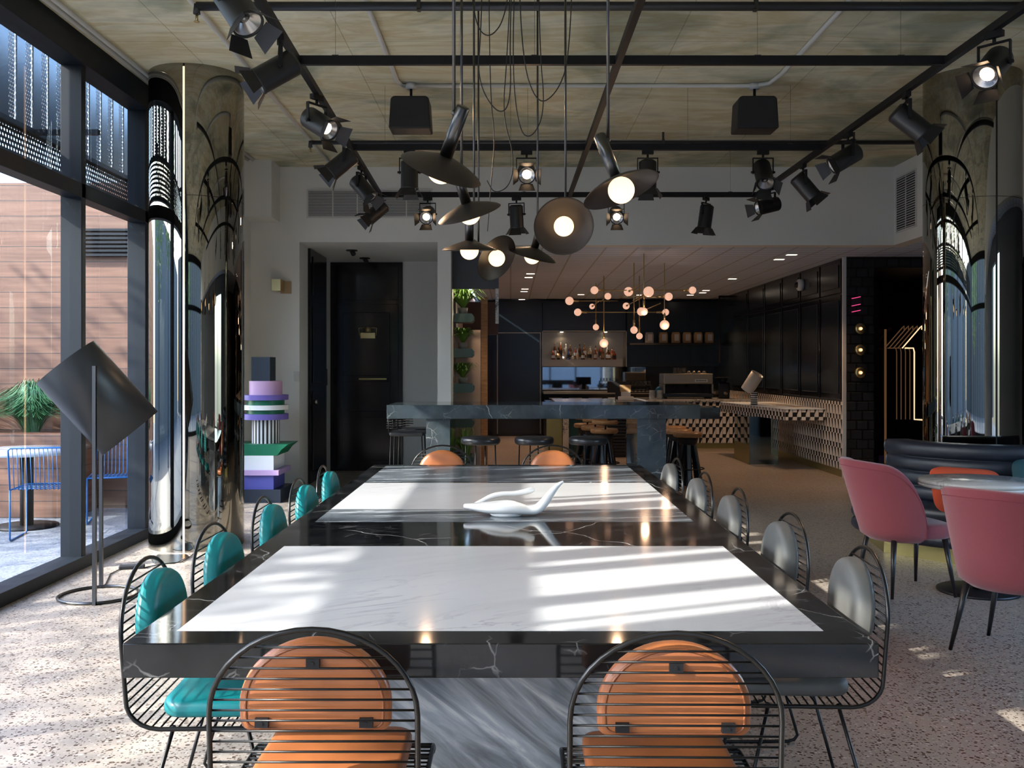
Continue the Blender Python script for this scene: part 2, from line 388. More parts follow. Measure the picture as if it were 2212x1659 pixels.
M = dict(
    bmarble=black_marble(), smarble=black_marble('slate_marble', (.022, .032, .037), (.050, .066, .074), 1.1, .52, 1.5), wmarble=white_marble(), gmarble=grey_marble(), gtop=grey_marble('grey_marble_inlay', (0, 0, -.16), (.8, 7, 1), 1.0), concrete=concrete(),
    floor=terrazzo('terrazzo', (.34, .288, .238), (.52, .47, .40), (.07, .043, .028)),
    terrace=terrazzo('pebble_paving', (.16, .175, .20), (.27, .29, .31), (.08, .09, .10), 30, .6),
    white=mat('white_paint', (.68, .675, .63), .75, var=.04, bscale=2), soffit=gridceil(), cedar=timber(), oak=wood(),
    glass=glass_mat(), mirror=mat('smoked_mirror', (.30, .285, .245), .015, 1), perf=perforated(c=(.10, .11, .12)), perf2=perforated('perforated_band', .042, .30), fins=mat('fin_metal', (.07, .08, .09), .35, .5),
    frame=mat('dark_window_metal', (.006, .009, .013), .5, .0, spec=.25), blackmetal=mat('black_metal', (.010, .010, .011), .5, .0, spec=.2),
    gunmetal=mat('gunmetal', (.10, .098, .095), .28, 1), wire=mat('black_wire', (.03, .029, .028), .3, .8),
    teal=leather('teal_leather', (.0, .17, .18)), grey=leather('grey_leather', (.095, .094, .088), .62), tan=leather('tan_leather', (.34, .11, .036), .36),
    tanpipe=leather('tan_piping', (.26, .08, .026), .4), blackleather=leather('black_leather', (.016, .017, .02), .28), navy=leather('navy_leather', (.010, .014, .024), .42),
    pink=mat('rose_wool', (.215, .038, .048), .92, bump=.5, bscale=300, sheen=.3, var=.10), pinkseam=mat('rose_seam', (.20, .03, .045), .9),
    blacklegs=mat('black_lacquer_legs', (.010, .009, .010), .35), shade=mat('black_shade', (.010, .010, .011), .45, .0),
    dish=mat('dark_bronze_dish', (.055, .046, .040), .42, .7), globe=mat('opal_globe', (.5, .42, .3), .35, emit=1.7, ecol=(1, .68, .38)),
    pinkglobe=mat('frosted_pink_bulb', (.45, .32, .27), .3, emit=.62, ecol=(1, .56, .38)), lens_on=mat('lit_lens', (1, .8, .6), .3, emit=9, ecol=(1, .66, .38)),
    lens_off=mat('lamp_reflector', (.5, .48, .46), .2, .8), brass=mat('brass', (.55, .44, .22), .32, 1), brassd=mat('dull_brass', (.36, .30, .12), .35, .85),
    steel=mat('brushed_steel', (.36, .32, .26), .36, 1), navygloss=mat('navy_black_panel', (.011, .018, .025), .2), black=mat('black_gloss', (.006, .006, .008), .14),
    blackmatt=mat('black_matt', (.010, .010, .012), .6), pvc=mat('white_conduit', (.50, .50, .47), .5), pipe=mat('black_pipe', (.02, .02, .02), .4),
    bluewire=mat('blue_powder_coat', (.004, .10, .30), .4), leaf=mat('leaf_green', (.13, .27, .04), .5, var=.4, bscale=6), fern=mat('fern_green', (.035, .13, .045), .55, var=.4, bscale=5),
    shelfgreen=mat('grey_green_lacquer', (.075, .125, .115), .4), pot=mat('grey_pot', (.30, .29, .27), .7), peach=mat('peach_plaster', (.60, .40, .30), .7),
    ceramic=mat('white_ceramic', (.80, .80, .78), .08, coat=.6), neon=mat('neon_tube', (1, .8, .5), .3, emit=1.1, ecol=(1, .64, .36)), neonline=mat('orange_light_strip', (1, .6, .3), .3, emit=1.6, ecol=(1, .60, .32)), neondim=mat('dim_amber_tube', (.10, .05, .03), .3, emit=.07, ecol=(1, .50, .24)),
    pinkneon=mat('pink_neon', (.5, .05, .15), .3, emit=.8, ecol=(1, .08, .30)), zzx=zigzag('zigzag_tiles_front', 0), zzy=zigzag('zigzag_tiles_side', 1),
    calacatta=white_marble('veined_marble', (.50, .48, .45), (.10, .09, .10), 2.6, .3, .15, 2.2, 2.4), shingle=shingle(), downlight=mat('downlight_panel', (1, .9, .8), .4, emit=4.5, ecol=(1, .85, .68)),
    purple=mat('violet_laminate', (.12, .09, .36), .45), green=mat('green_laminate', (.0, .13, .06), .4), lilac=mat('lilac_laminate', (.42, .29, .52), .45),
    pinkl=mat('pink_laminate', (.50, .32, .50), .45), whitel=mat('white_laminate', (.66, .70, .72), .4), bluel=mat('blue_laminate', (.07, .075, .33), .45), blackl=mat('midnight_laminate', (.012, .02, .035), .4),
    stripe=stripes('black_white_stripes', 0, PI/11, (.75, .76, .76), (.01, .01, .012), .5, True), ringstripe=stripes('black_white_rings', 2, .034, (.02, .02, .02), (.75, .74, .7)),
    orange=mat('orange_cushion', (.55, .075, .025), .8, bump=.3, bscale=200), tealc=mat('petrol_cushion', (.008, .05, .065), .8, bump=.3, bscale=200),
    linen=stripes('ribbed_cream_shade', 0, .018, (.62, .58, .52), (.50, .46, .40), .8), paper=mat('paper', (.6, .58, .55), .7), kraft=mat('kraft_paper', (.38, .24, .11), .7),
    spray=mat('speaker_black', (.008, .008, .009), .55), grille=mat('grille_white', (.55, .55, .52), .5), dark=mat('recess_dark', (.03, .03, .03), .9), bark=mat('bark', (.10, .07, .05), .9),
    clear=glass_mat('clear_glass', (.85, .87, .88), 1.3), splash=mat('mirror_splashback', (.45, .50, .55), .03, 1), charcoal=mat('charcoal_panel', (.05, .055, .065), .45),
)
GL = [mat('amber_bottle', (.25, .07, .015), .12, coat=.5), mat('brown_bottle', (.10, .03, .012), .12, coat=.5), mat('pale_bottle', (.55, .42, .28), .12, coat=.5),
      mat('blue_bottle', (.03, .08, .30), .12, coat=.5), mat('clear_bottle', (.55, .55, .53), .1, coat=.5), mat('red_brown_bottle', (.28, .045, .02), .12, coat=.5)]

# ------------------------------------------------------------------ the setting
XF = -3.2
CEIL = 3.97; BZ = 3.007; BY = 11.8
struct(MB().box(XF-.12, 9, -6, 24, -.12, 0).build('floor', M['floor']))
struct(MB().box(-22, XF-.12, -14, 24, -.14, -.02).build('terrace_floor', M['terrace']))
struct(MB().box(-22, 12, -26, -6, -.16, -.03).build('pavement_floor', M['terrace']))
struct(MB().box(XF-.25, 4.9, -6.1, 14.3, CEIL, CEIL+.25).build('ceiling', M['concrete']))
wb = MB()
wb.box(XF-.3, -2.60, BY, BY+.2, 0, CEIL)
wb.box(-2.60, -.90, BY, BY+.2, 3.045, CEIL)
wb.box(-.90, -.735, BY, 14.2, 0, CEIL)
wb.box(-.735, 4.9, BY, BY+.2, BZ, CEIL)
wb.box(-2.82, -2.62, BY+.2, 14.2, 0, 3.10)
wb.box(-2.82, -.90, 13.97, 14.2, 0, 3.10)
struct(wb.build('wall_back', M['white']))
struct(MB().box(-2.62, -.90, BY+.2, 13.97, 3.045, 3.10).build('ceiling_alcove', M['white']))
struct(MB().box(XF-.2, -2.84, 11.38, BY, 3.29, CEIL).build('wall_boxing', M['white']))
wr = MB(); wr.box(4.72, 4.9, -6, BY, BZ, CEIL); wr.box(4.72, 5.5, -6, -5.8, 0, BZ)
struct(wr.build('wall_right', M['white']))
wl_ = MB(); wl_.box(5.4, 5.55, -6, 3.4, 0, BZ).box(5.4, 5.55, 6.2, 8.8, 0, BZ).box(5.4, 5.55, 3.4, 6.2, 0, .5).box(5.4, 5.55, 3.4, 6.2, 2.7, BZ)
struct(wl_.build('wall_lower', M['charcoal']))
struct(MB().box(5.4, 5.5, 3.4, 3.45, .5, 2.7).box(5.4, 5.5, 4.78, 4.83, .5, 2.7).box(5.4, 5.5, 6.15, 6.2, .5, 2.7).build('window_5', M['frame']))
struct(MB().quad((5.47, 3.4, .5), (5.47, 6.2, .5), (5.47, 6.2, 2.7), (5.47, 3.4, 2.7)).build('window_6', M['glass']))
struct(MB().box(-.735, 9, BY+.2, 21.4, BZ, BZ+.08).box(4.9, 9, 8.8, BY+.2, BZ, BZ+.08).box(4.9, 5.55, -6, 8.8, BZ, BZ+.08).build('ceiling_bar', M['soffit']))
struct(MB().box(-1.0, -.80, 14.2, 21.5, 0, BZ).build('wall_left', M['peach']))
struct(MB().box(-1.0, 4.75, 21.4, 21.6, 0, BZ+.08).build('wall_far', M['navygloss']))
# right wall of the bar: tiles below, dark panels above, pale corner trim
struct(MB().box(4.56, 4.76, 13.12, 21.4, 1.03, BZ).build('wall_bar_upper', M['navygloss']))
struct(MB().box(4.54, 4.76, 13.10, 21.4, .10, 1.03).build('wall_bar_tiles', M['zzy']))
struct(MB().box(4.53, 4.76, 13.10, 21.4, 0, .10).build('baseboard_right', M['brassd']))
struct(MB().box(4.53, 4.575, 13.06, 13.10, 0, BZ).build('trim_1', M['grille']))
# dark lounge
dl = MB(); dl.box(4.576, 9, 13.04, 13.12, 2.86, BZ).box(4.58, 4.95, 13.05, 13.10, 0, BZ).box(4.76, 4.95, 13.12, 19, 0, BZ).box(4.95, 9, 17.0, 17.2, 0, BZ).box(4.95, 9, 13.12, 17, 2.86, 2.95).box(8.8, 9, 8.8, 17, 0, BZ)
struct(dl.build('wall_lounge', M['shingle']))
struct(MB().box(5.4, 9, 8.81, 8.95, 0, BZ).build('wall_side', M['blackmatt']))
struct(MB().box(5.33, 5.72, 14.9, 15.2, 0, 2.86).build('wall_pier', M['shingle']))

# facade on the left: frames, glass, perforated screens
fr = MB()
for y in (-5.9, -4.65, -3.4, -2.15, -.9, .9, 3.4, 5.9, 7.15, 8.4, 9.65, 10.9):
    fr.box(XF-.16, XF, y, y+.07, 0, 3.92)
fr.box(XF-.16, XF+.02, -6, 10.97, 0, .09); fr.box(XF-.13, XF, -6, 10.97, 2.77, 2.88); fr.box(XF-.16, XF+.03, -6, 10.97, 3.76, 3.97)
struct(fr.build('window_1', M['frame'], bevel=.004))
struct(MB().quad((XF-.09, -6, .09), (XF-.09, 10.97, .09), (XF-.09, 10.97, 2.77), (XF-.09, -6, 2.77)).quad((XF-.09, -6, 2.88), (XF-.09, 10.97, 2.88), (XF-.09, 10.97, 3.76), (XF-.09, -6, 3.76)).build('window_2', M['glass']))
struct(MB().box(XF-.3, XF, 10.97, BY, 0, CEIL).build('wall_corner', M['white']))
# rear glazing (behind the camera, seen in the mirrors)
f2 = MB()
for k, x in enumerate((-3.2, -1.9, -.6, .7, 2.0, 3.3, 4.6)): f2.box(x-.04, x+.04, -6.12, -5.98, 0, 3.9)
f2.box(-3.3, 4.8, -6.12, -5.98, 2.75, 2.87); f2.box(-3.3, 4.8, -6.12, -5.98, 3.8, 3.97); f2.box(-3.3, 4.8, -6.12, -5.98, 0, .1)
struct(f2.build('window_3', M['frame']))
struct(MB().quad((-3.2, -6.05, .1), (4.7, -6.05, .1), (4.7, -6.05, 3.8), (-3.2, -6.05, 3.8)).build('window_4', M['glass']))
# screen fins outside: solid between the gaps that throw the stripes on the table
gaps = [(.776, .848), (.887, 1.048), (1.186, 1.49), (1.631, 1.714), (1.915, 2.013), (2.26, 2.30), (2.39, 2.46), (2.82, 2.96), (3.11, 3.23), (3.36, 3.42), (3.473, 4.163)]
gaps = [(a+.25, b+.25) for a, b in gaps]
XS = -3.9; fin = MB(); ret = MB(); prev = .55
for a, b in gaps:
    fin.box(XS-.012, XS, prev, a, 3.40, 5.0); prev = b
y = 4.163
for a, b in [(4.413, 4.60), (4.68, 4.84), (5.0, 5.25), (5.42, 5.66), (5.84, 6.1), (6.25, 6.5), (6.68, 6.9)]: fin.box(XS-.012, XS, a, b, 3.40, 5.0)
y = 7.05
while y < 11.5:
    fin.box(XS-.012, XS, y, y+.13, 3.40, 5.2); ret.box(XS-.008, XS, y+.13, y+.215, 3.40, 5.2); ret.box(XS-.16, XS, y+.215, y+.22, 3.40, 5.2); y += .262
y = -5.8
while y < .2: fin.box(XS-.012, XS, y, y+.2, 3.40, 5.0); y += .5
sc = empty('perforated_screen', (0, 0, 0), 'dark perforated metal screen of upright fins outside the upper left windows', 'screen')
f_ = fin.build('fin_panel', M['fins'], sc); ret.build('perforated_strip', M['perf'], sc)
MB().box(XS-.01, XS, -6, 11.6, 3.06, 3.40).build('perforated_band', M['perf2'], sc)
MB().box(XS-.05, XS+.03, -6, 11.6, 3.40, 3.44).box(XS-.05, XS+.03, -6, 11.6, 3.03, 3.06).build('rail', M['frame'], sc)
st = MB()
for y in (0.0, 2.6, 5.2, 7.8, 10.4): st.box(XS, XF-.16, y, y+.05, 3.40, 3.44)
st.build('bracket', M['frame'], sc)
# cedar wall of the terrace
tw = empty('timber_wall', (-6.3, 10.45, 0), 'cedar wall of horizontal boards closing the terrace outside', 'wall')
MB().box(-5, 3.0, -.08, .1, -.02, 3.5).build('cladding', M['cedar'], tw)
lv = MB()
for k in range(7): lv.box(1.55, 2.7, -.15, -.085, 2.70+k*.045, 2.725+k*.045)
lv.build('louvre', M['frame'], tw)
MB().box(1.63, 2.6, -.082, -.078, .0, 2.16).build('flush_door', M['cedar'], tw)

o = tag(MB().box(-15.4, -15, -15, 10, -.1, 4.6).build('glare_blocker_wall', mat('grey_render', (.22, .23, .25), .8)), 'grey wall added beyond the terrace trees to hide horizon glare', 'wall')  # added out of view, keeps the horizon glare out of the mirrored columns
o = tag(MB().box(-15, 14, -16.4, -16, -.1, 5.2).build('low_sky_blocker', mat('dark_render', (.12, .125, .13), .8)), 'dark building block added behind the camera to hide the low sky', 'building')  # added behind the camera to block the bright lower sky
# trees outside, seen in the mirrored columns; they dapple the sun
def tree(loc, h, r, n, label, zr=1.0):
    t = empty('street_tree', loc, label, 'tree', 'trees outside the windows')
    MB().tube([(0, 0, -.03), (.05, 0, h*.5), (0, .1, h)], .13, 10, taper=.05).build('trunk', M['bark'], t)
    mb = MB(); rnd = random.Random(int(h*100)+n)
    for _ in range(n):
        while True:
            p = Vector((rnd.uniform(-1, 1), rnd.uniform(-1, 1), rnd.uniform(-1, 1)))
            if p.length < 1: break
        c = Vector((p.x*r, p.y*r, h+p.z*r*zr)); q = Quaternion((rnd.random()-.5, rnd.random()-.5, rnd.random()-.5, rnd.random()-.5)).normalized(); s = rnd.uniform(.05, .10)
        b = len(mb.v)
        for x, y in ((-s, 0), (0, -s*.5), (s, 0), (0, s*.5)): mb.v.append(c+q @ Vector((x, y, 0)))
        mb.face((b, b+1, b+2, b+3))
    o = mb.build('foliage', M['leaf'], t); o['kind'] = 'stuff'
    return t
tree((-8.9, .4, 0), 5.0, 1.55, 1900, 'leafy tree beyond the terrace, left of the long table')
tree((-8.6, 3.4, 0), 4.3, 1.35, 1300, 'lower leafy tree beyond the terrace, nearer the cedar wall')
tree((-9.7, 6.95, 0), 4.4, 2.0, 2300, 'wide leafy tree shading the cedar wall and the terrace')
tree((-3.8, -13, 0), 4.2, 2.4, 2500, 'broad green tree on the pavement behind the camera')

# ------------------------------------------------------------------ mirrored columns
def column(cx, cy, r, label, seam, lit, joint=2.9):
    c = empty('mirrored_column', (cx, cy, 0), label, 'column', 'mirrored round columns')
    n = 96; g = math.radians(1.1)
    MB().lathe([(r, 0), (r, joint-.002)], n, None, seam+g, seam+2*PI-g).lathe([(r, joint+.002), (r, CEIL)], n, None, seam+g, seam+2*PI-g).build('mirror_cladding', M['mirror'], c)
    a = seam; d = Vector((math.cos(a), math.sin(a), 0)); t = Vector((-d.y, d.x, 0)); Mx = Matrix(((t.x, d.x, 0, 0), (t.y, d.y, 0, 0), (0, 0, 1, 0), (0, 0, 0, 1)))
    MB().box(-.012, .012, r-.012, r-.006, 0, CEIL, Mx).build('seam_channel', M['blackmatt'], c)
    if lit: MB().box(-.007, .007, r-.006, r+.004, .0, CEIL-.03, Mx).build('light_strip', M['neonline'], c)
    MB().lathe([(0, .02), (r-.01, .02), (r-.01, CEIL-.02), (0, CEIL-.02)], 48).build('core', M['blackmatt'], c)
    return c
def seam_angle(cx, cy, r, px):
    k = (px-1103)/F
    best = min(range(1800, 3600), key=lambda i: abs((cx+r*math.cos(math.radians(i/10)))/(cy+r*math.sin(math.radians(i/10)))-k)+(0 if math.sin(math.radians(i/10)) < -.3 else 9))
    return math.radians(best/10)
column(-2.667, 8.149, .388, 'smoked mirror column by the windows with a glowing orange vertical strip', seam_angle(-2.667, 8.149, .388, 397), True)
column(3.946, 8.2, .388, 'smoked mirror column rising behind the round navy banquette', seam_angle(3.946, 8.2, .388, 2153), False)

# ------------------------------------------------------------------ the long marble table
TX0, TX1, TY0, TY1, TZ = -1.027, .975, 2.535, 7.195, .77
t = empty('marble_table', (0, 0, 0), 'long communal table of black marble with white and grey marble inlays', 'table')
MB().box(TX0, TX1, TY0, TY1, TZ-.092, TZ).build('tabletop', M['bmarble'], t, bevel=.003)
for nm, a, b, mm in (('white_inlay', 2.655, 3.915, 'wmarble'), ('grey_inlay', 4.535, 4.935, 'gtop'), ('white_inlay', 4.937, 6.07, 'wmarble'), ('grey_inlay', 6.125, 7.095, 'gtop')):
    MB().box(-.925, .867, a, b, TZ-.004, TZ+.0006).build(nm, M[mm], t)
MB().box(-.46, .44, 2.95, 3.75, 0, TZ-.092).build('pedestal', M['gmarble'], t, bevel=.003)
MB().box(-.46, .44, 5.95, 6.75, 0, TZ-.092).build('pedestal', M['gmarble'], t, bevel=.003)

# ------------------------------------------------------------------ hooped wire chairs
def prof(s):                                            # side profile of back and seat: s runs down the back, round the bend and forward
    L1, R = .385, .10; th = PI/2-.06
    top = (-.03, .88); a = L1
    if s <= a: return (-.03+.03*s/a, .88-s*(.377/.385))
    s2 = s-a; arc = R*PI/2
    if s2 <= arc: an = s2/R; return (R-R*math.cos(an), .503-R*math.sin(an)*.83)
    s3 = s2-arc; F1 = .33
    if s3 <= F1: return (R+s3, .42)
    s4 = s3-F1; an = min(s4/.05, 1.25); return (R+F1+.05*math.sin(an), .42-.05*(1-math.cos(an))-(max(0, s4-.0625)))
STOT = .385+.157+.33+.075; HW = .249; BH = .215
def halfw(s): return HW*math.sqrt(max(0, 1-(1-s/BH)**2)) if s < BH else HW
def cmap(u, s, h=0.0):
    y, z = prof(max(0, s)); y2, z2 = prof(max(0, s)+.004); tx, tz = y2-y, z2-z; l = math.hypot(tx, tz) or 1
    if s < 0: z -= s
    return (u, y-tz/l*h, z+tx/l*h)
def wire_chair(cushion, piping, label, group):
    c = empty('wire_chair', (0, 0, 0), label, 'chair', group)
    path = []
    for k in range(21):
        a = PI*k/20; path.append(cmap(-HW*math.cos(a), BH-BH*math.sin(a)))
    right = [cmap(HW, BH+(STOT-.03-BH)*k/26) for k in range(1, 27)]
    left = [cmap(-HW, BH+(STOT-.03-BH)*k/26) for k in range(26, 0, -1)]
    front = [cmap(HW-.02*(1-math.cos(a)), STOT-.03+.03*math.sin(a)) for a in (.5, 1.0, 1.5)]+[cmap(-HW+.02*(1-math.cos(a)), STOT-.03+.03*math.sin(a)) for a in (1.5, 1.0, .5)]
    MB().tube(left+path+right+front, .0068, 10, closed=True).build('hoop_frame', M['wire'], c)
    mb = MB(); s = .046
    while s < STOT-.02:
        hw = halfw(s)-.002; a = cmap(-hw, s, .004); b = cmap(hw, s, .004); mb.tube([a, b], .0029, 6); s += .0262
    mb.build('wire_slats', M['wire'], c)
    # back cushion: half-round
    out = []
    w2, s0, s1 = .184, .036, .266
    for k in range(25):
        a = PI*k/24; out.append((w2*math.cos(a)*1.0, (s0+.165)-.165*math.sin(a)))
    for k in range(1, 6): a = PI/2*k/5; out.append((-w2+.03-.03*math.cos(a), s1-.03+.03*math.sin(a)))
    for k in range(9): out.append((-w2+.03+(2*w2-.06)*(k+1)/10, s1))
    for k in range(5): a = PI/2*k/5; out.append((w2-.03+.03*math.sin(a), s1-.03+.03*math.cos(a)))
    bc = MB().pillow(out, .048, .020, lambda u, s, h: cmap(u, s, .033+h)).build('back_cushion', cushion, c)
    o2 = [(x*.9, s0+.108+(y-s0-.108)*.9) for x, y in out]
    MB().tube([cmap(x, y, .0165) for x, y in o2], .0035, 6, closed=True).build('piping', piping, bc)
    for u, s in ((0, .086), (-.125, .236), (.125, .236)):
        mb = MB(); p = Vector(cmap(u, s, .006)); mb.box(p.x-.016, p.x+.016, p.y-.004, p.y+.014, p.z-.011, p.z+.011); mb.cyl(p+Vector((0, -.006, 0)), p+Vector((0, -.003, 0)), .004, 8)
        mb.build('clip', M['blackmetal'], bc)
    q = .195; o3 = []
    for cx, cy, a0 in ((q-.05, .43-.04, 0), (-q+.05, .43-.04, PI/2), (-q+.07, .075+.07, PI), (q-.07, .075+.07, 1.5*PI)):
        rr = .05 if a0 < 2 else .07
        for k in range(7): a = a0+PI/2*k/6; o3.append((cx+rr*math.cos(a), cy+rr*math.sin(a)))
    MB().pillow(o3, .030, .024, lambda u, y, h: (u, y, .452+h), rings=((1, 0), (.995, .45), (.97, .8), (.9, .96), (.6, 1), (.2, 1.02))).build('seat_cushion', cushion, c)
    for sx in (-1, 1):
        x = sx*.225; fl = .006
        MB().tube([(x*.93, .13, .416), (x, .03, .06), (x, .022, .03), (x, .035, .012), (x, .06, fl), (x, .40, fl), (x, .428, .012), (x, .438, .03), (x, .432, .06), (x*.93, .35, .416)], .0062, 8).build('leg', M['wire'], c)
    return c
tealc = wire_chair(M['teal'], M['teal'], 'x', 'teal chairs along the window side of the table')
greyc = wire_chair(M['grey'], M['grey'], 'x', 'grey chairs along the right side of the table')
tanc = wire_chair(M['tan'], M['tanpipe'], 'x', 'tan chairs at the ends of the table')
od = ['nearest', 'second nearest', 'middle', 'second farthest', 'farthest']
for k, d in enumerate((3.107, 3.786, 4.567, 5.326, 6.025)):
    inst(tealc, (-1.155, d, 0), -PI/2+(.03, -.02, .02, -.01, .02)[k], 'hooped wire chair with teal leather cushions, %s of the five on the window side' % od[k])
for k, (d, x) in enumerate(((3.29, 1.195), (4.06, 1.165), (4.89, 1.14), (5.65, 1.12), (6.52, 1.105))):
    inst(greyc, (x, d, 0), PI/2+(-.05, .02, -.02, .01, .02)[k], 'hooped wire chair with grey cushions, %s of the five on the right side' % od[k])
for x, d, rz, lb in ((-.471, 2.30, 0, 'tan leather hooped wire chair in the foreground, left of the marble pedestal'), (.389, 2.267, -.01, 'tan leather hooped wire chair in the foreground, right of the marble pedestal'),
                     (-.543, 7.60, PI, 'tan leather wire chair at the far table end, on the left'), (.334, 7.60, PI, 'tan leather wire chair at the far table end, behind the bird sculpture')):
    inst(tanc, (x, d+(-.0 if rz < 1 else 0), 0), rz, lb)

# ------------------------------------------------------------------ white ceramic bird on the table
by = 4.72; k_ = by/F
def bp(x, y, dy=0): return Vector(((x-1103)*k_, by+dy, 1.5-(y-794)*k_))
def blob(mb, pts, n=20):                                # pts: centre, half-width in y, half-height (across the path)
    b = len(mb.v); N = len(pts)
    for i, (p, ry, rz) in enumerate(pts):
        a = pts[max(0, i-1)][0]; c = pts[min(N-1, i+1)][0]; t_ = (c-a).normalized(); nn = Vector((-t_.z, 0, t_.x)).normalized()
        for k in range(n):
            an = 2*PI*k/n; mb.v.append(p+Vector((0, 1, 0))*ry*math.cos(an)+nn*rz*math.sin(an))
    for i in range(N-1):
        for k in range(n): k2 = (k+1) % n; mb.face((b+i*n+k, b+(i+1)*n+k, b+(i+1)*n+k2, b+i*n+k2), True)
    mb.face([b+k for k in range(n)]); mb.face([b+(N-1)*n+n-1-k for k in range(n)])
bird = empty('bird_sculpture', (0, 0, 0), 'glossy white ceramic bird bowl with raised neck on the marble table', 'sculpture')
mb = MB()
def sm(pts, it=2):
    for _ in range(it):
        o = [pts[0]]
        for a, b in zip(pts, pts[1:]):
            o.append(tuple(x*.75+y*.25 for x, y in zip(a, b))); o.append(tuple(x*.25+y*.75 for x, y in zip(a, b)))
        o.append(pts[-1]); pts = o
    return pts
raw = [(bp(1001, 1093), .006, .006), (bp(1003, 1093), .026, .013), (bp(1020, 1094), .040, .017), (bp(1045, 1096), .062, .026), (bp(1072, 1096), .085, .034), (bp(1100, 1095), .090, .038), (bp(1125, 1099), .072, .029), (bp(1143, 1103), .044, .022), (bp(1160, 1101), .032, .024), (bp(1174, 1088), .028, .024), (bp(1186, 1071), .024, .020), (bp(1199, 1054), .018, .015), (bp(1209, 1045), .013, .010), (bp(1217, 1040), .007, .005)]
blob(mb, [(Vector((a[0], a[1], a[2])), a[3], a[4]) for a in sm([(*p, r, q) for p, r, q in raw])])
mb.build('body', M['ceramic'], bird)
mb = MB(); raw = [(bp(1020, 1092, .02), .012, .006), (bp(1040, 1084, .04), .022, .010), (bp(1062, 1074, .06), .030, .013), (bp(1085, 1070, .07), .030, .013), (bp(1110, 1070, .07), .028, .013), (bp(1130, 1067, .065), .027, .015), (bp(1147, 1062, .06), .022, .017), (bp(1155, 1060, .06), .010, .010)]
blob(mb, [(Vector((a[0], a[1], a[2])), a[3], a[4]) for a in sm([(*p, r, q) for p, r, q in raw])]); mb.build('wing', M['ceramic'], bird)
mb = MB(); raw = [(bp(1160, 1095), .012, .010), (bp(1178, 1082), .010, .008), (bp(1188, 1071), .006, .005), (bp(1191, 1066), .003, .002)]
blob(mb, [(Vector((a[0], a[1]-.015, a[2])), a[3], a[4]) for a in sm([(*p, r, q) for p, r, q in raw])]); mb.build('feather', M['ceramic'], bird)
zb = .7706
MB().lathe([(0, 0), (.072, 0), (.084, .010), (.080, .034), (0, .05)], 32, Matrix.Translation((bp(1094, 1100).x, by, zb)) @ Matrix.Diagonal((1, .75, 1, 1))).build('foot', M['ceramic'], bird)

# ------------------------------------------------------------------ pendants over the table
def pendant(px, py, d, A, label, swap=0):
    c = P(px, py, d); A = Vector(A).normalized()
    t = empty('disc_pendant', c, label, 'pendant lamp', 'disc pendants over the table')
    Mx = basis(A)
    R = .165
    t_ = [(R, 0), (R*.93, .010), (R*.7, .028), (R*.4, .045), (.026, .058), (0, .058), (0, .055), (.026, .055), (R*.4, .042), (R*.7, .025), (R*.93, .006), (R-.003, 0), (R, 0)]
    MB().lathe(t_, 64, Mx).build('dish_shade', M['dish'], t)
    MB().lathe([(0, .05), (.026, .05), (.026, .255), (.022, .26), (0, .26)], 28, Mx).build('stem', M['gunmetal'], t)
    MB().sphere(tuple(A*.0), .055, 32).build('opal_globe', M['globe'], t)
    e = A*.235+Vector((.0, .0, .0)); s_ = Vector((.028, 0, 0)) if A.x <= 0 else Vector((-.028, 0, 0))
    mb = MB(); mb.cyl(e, e+s_, .009, 10); mb.tube([e+s_, (e.x+s_.x, e.y, CEIL-c.z)], .0065, 8); mb.sphere(tuple(e+s_), .011, 10)
    mb.build('rod', M['gunmetal'], t)
    return t
pendant(953, 367, 3.75, (.36, -.40, .86), 'largest disc pendant, tilted left with its dark dome to the camera')
pendant(1014, 462, 4.85, (-.27, -.33, .90), 'dark disc pendant tilted right, right under the highest left one')
pendant(1014, 541, 5.7, (.0, -.10, 1), 'level disc pendant, lowest on the left, its globe showing below')
pendant(1073, 558, 6.35, (-.62, .55, .46), 'steeply tilted disc pendant with brown inside, between two level ones')
pendant(1150, 553, 6.45, (.26, -.24, .93), 'small dark disc pendant tipping right, lowest beside the bar ceiling')
pendant(1218, 489, 5.25, (-.03, .90, .42), 'disc pendant turned to face the camera, globe in its centre')
pendant(1342, 411, 3.95, (-.33, .20, .92), 'disc pendant at the right with bright globe and lit underside')
def cable(pts, d, label):
    raw = [tuple(P(x, y, d+dd)) for x, y, dd in pts]
    for _ in range(3):
        o = [raw[0]]
        for a, b in zip(raw, raw[1:]): o.append(tuple(x*.75+y*.25 for x, y in zip(a, b))); o.append(tuple(x*.25+y*.75 for x, y in zip(a, b)))
        o.append(raw[-1]); raw = o
    return tag(MB().tube(raw, .0035, 6).build('pendant_cable', M['pipe']), label, 'cable', 'black cables swagged above the pendants')
cable([(1045, -240, 0), (1040, 60, 0), (1030, 175, 0), (1075, 250, 0), (1105, 225, 0), (1100, 60, 0), (1118, -240, 0)], 5.0, 'thin black cable with the lowest left-hand loop above the pendants')
cable([(1110, -200, .2), (1096, 120, .2), (1085, 250, .2), (1110, 330, .2), (1105, 400, .2), (1068, 420, .2), (1052, 390, .2)], 5.4, 'longest black cable, curling down left of the middle spotlights')
cable([(1120, -240, .1), (1105, 130, .1), (1120, 285, .1), (1150, 300, .1), (1178, 240, .1), (1165, 100, .1), (1162, -240, .1)], 5.2, 'black cable hanging in a deep narrow loop by the facing disc')
cable([(1118, -240, 0), (1125, 120, 0), (1160, 230, 0), (1205, 200, 0), (1232, 120, 0), (1240, -240, 0)], 5.1, 'black cable swagged widest to the right of the pendant rods')
cable([(1055, -200, .3), (1058, 200, .3), (1070, 300, .3), (1060, 400, .3), (1053, 500, .3)], 5.9, 'black cable hanging nearly straight beside the left rods')
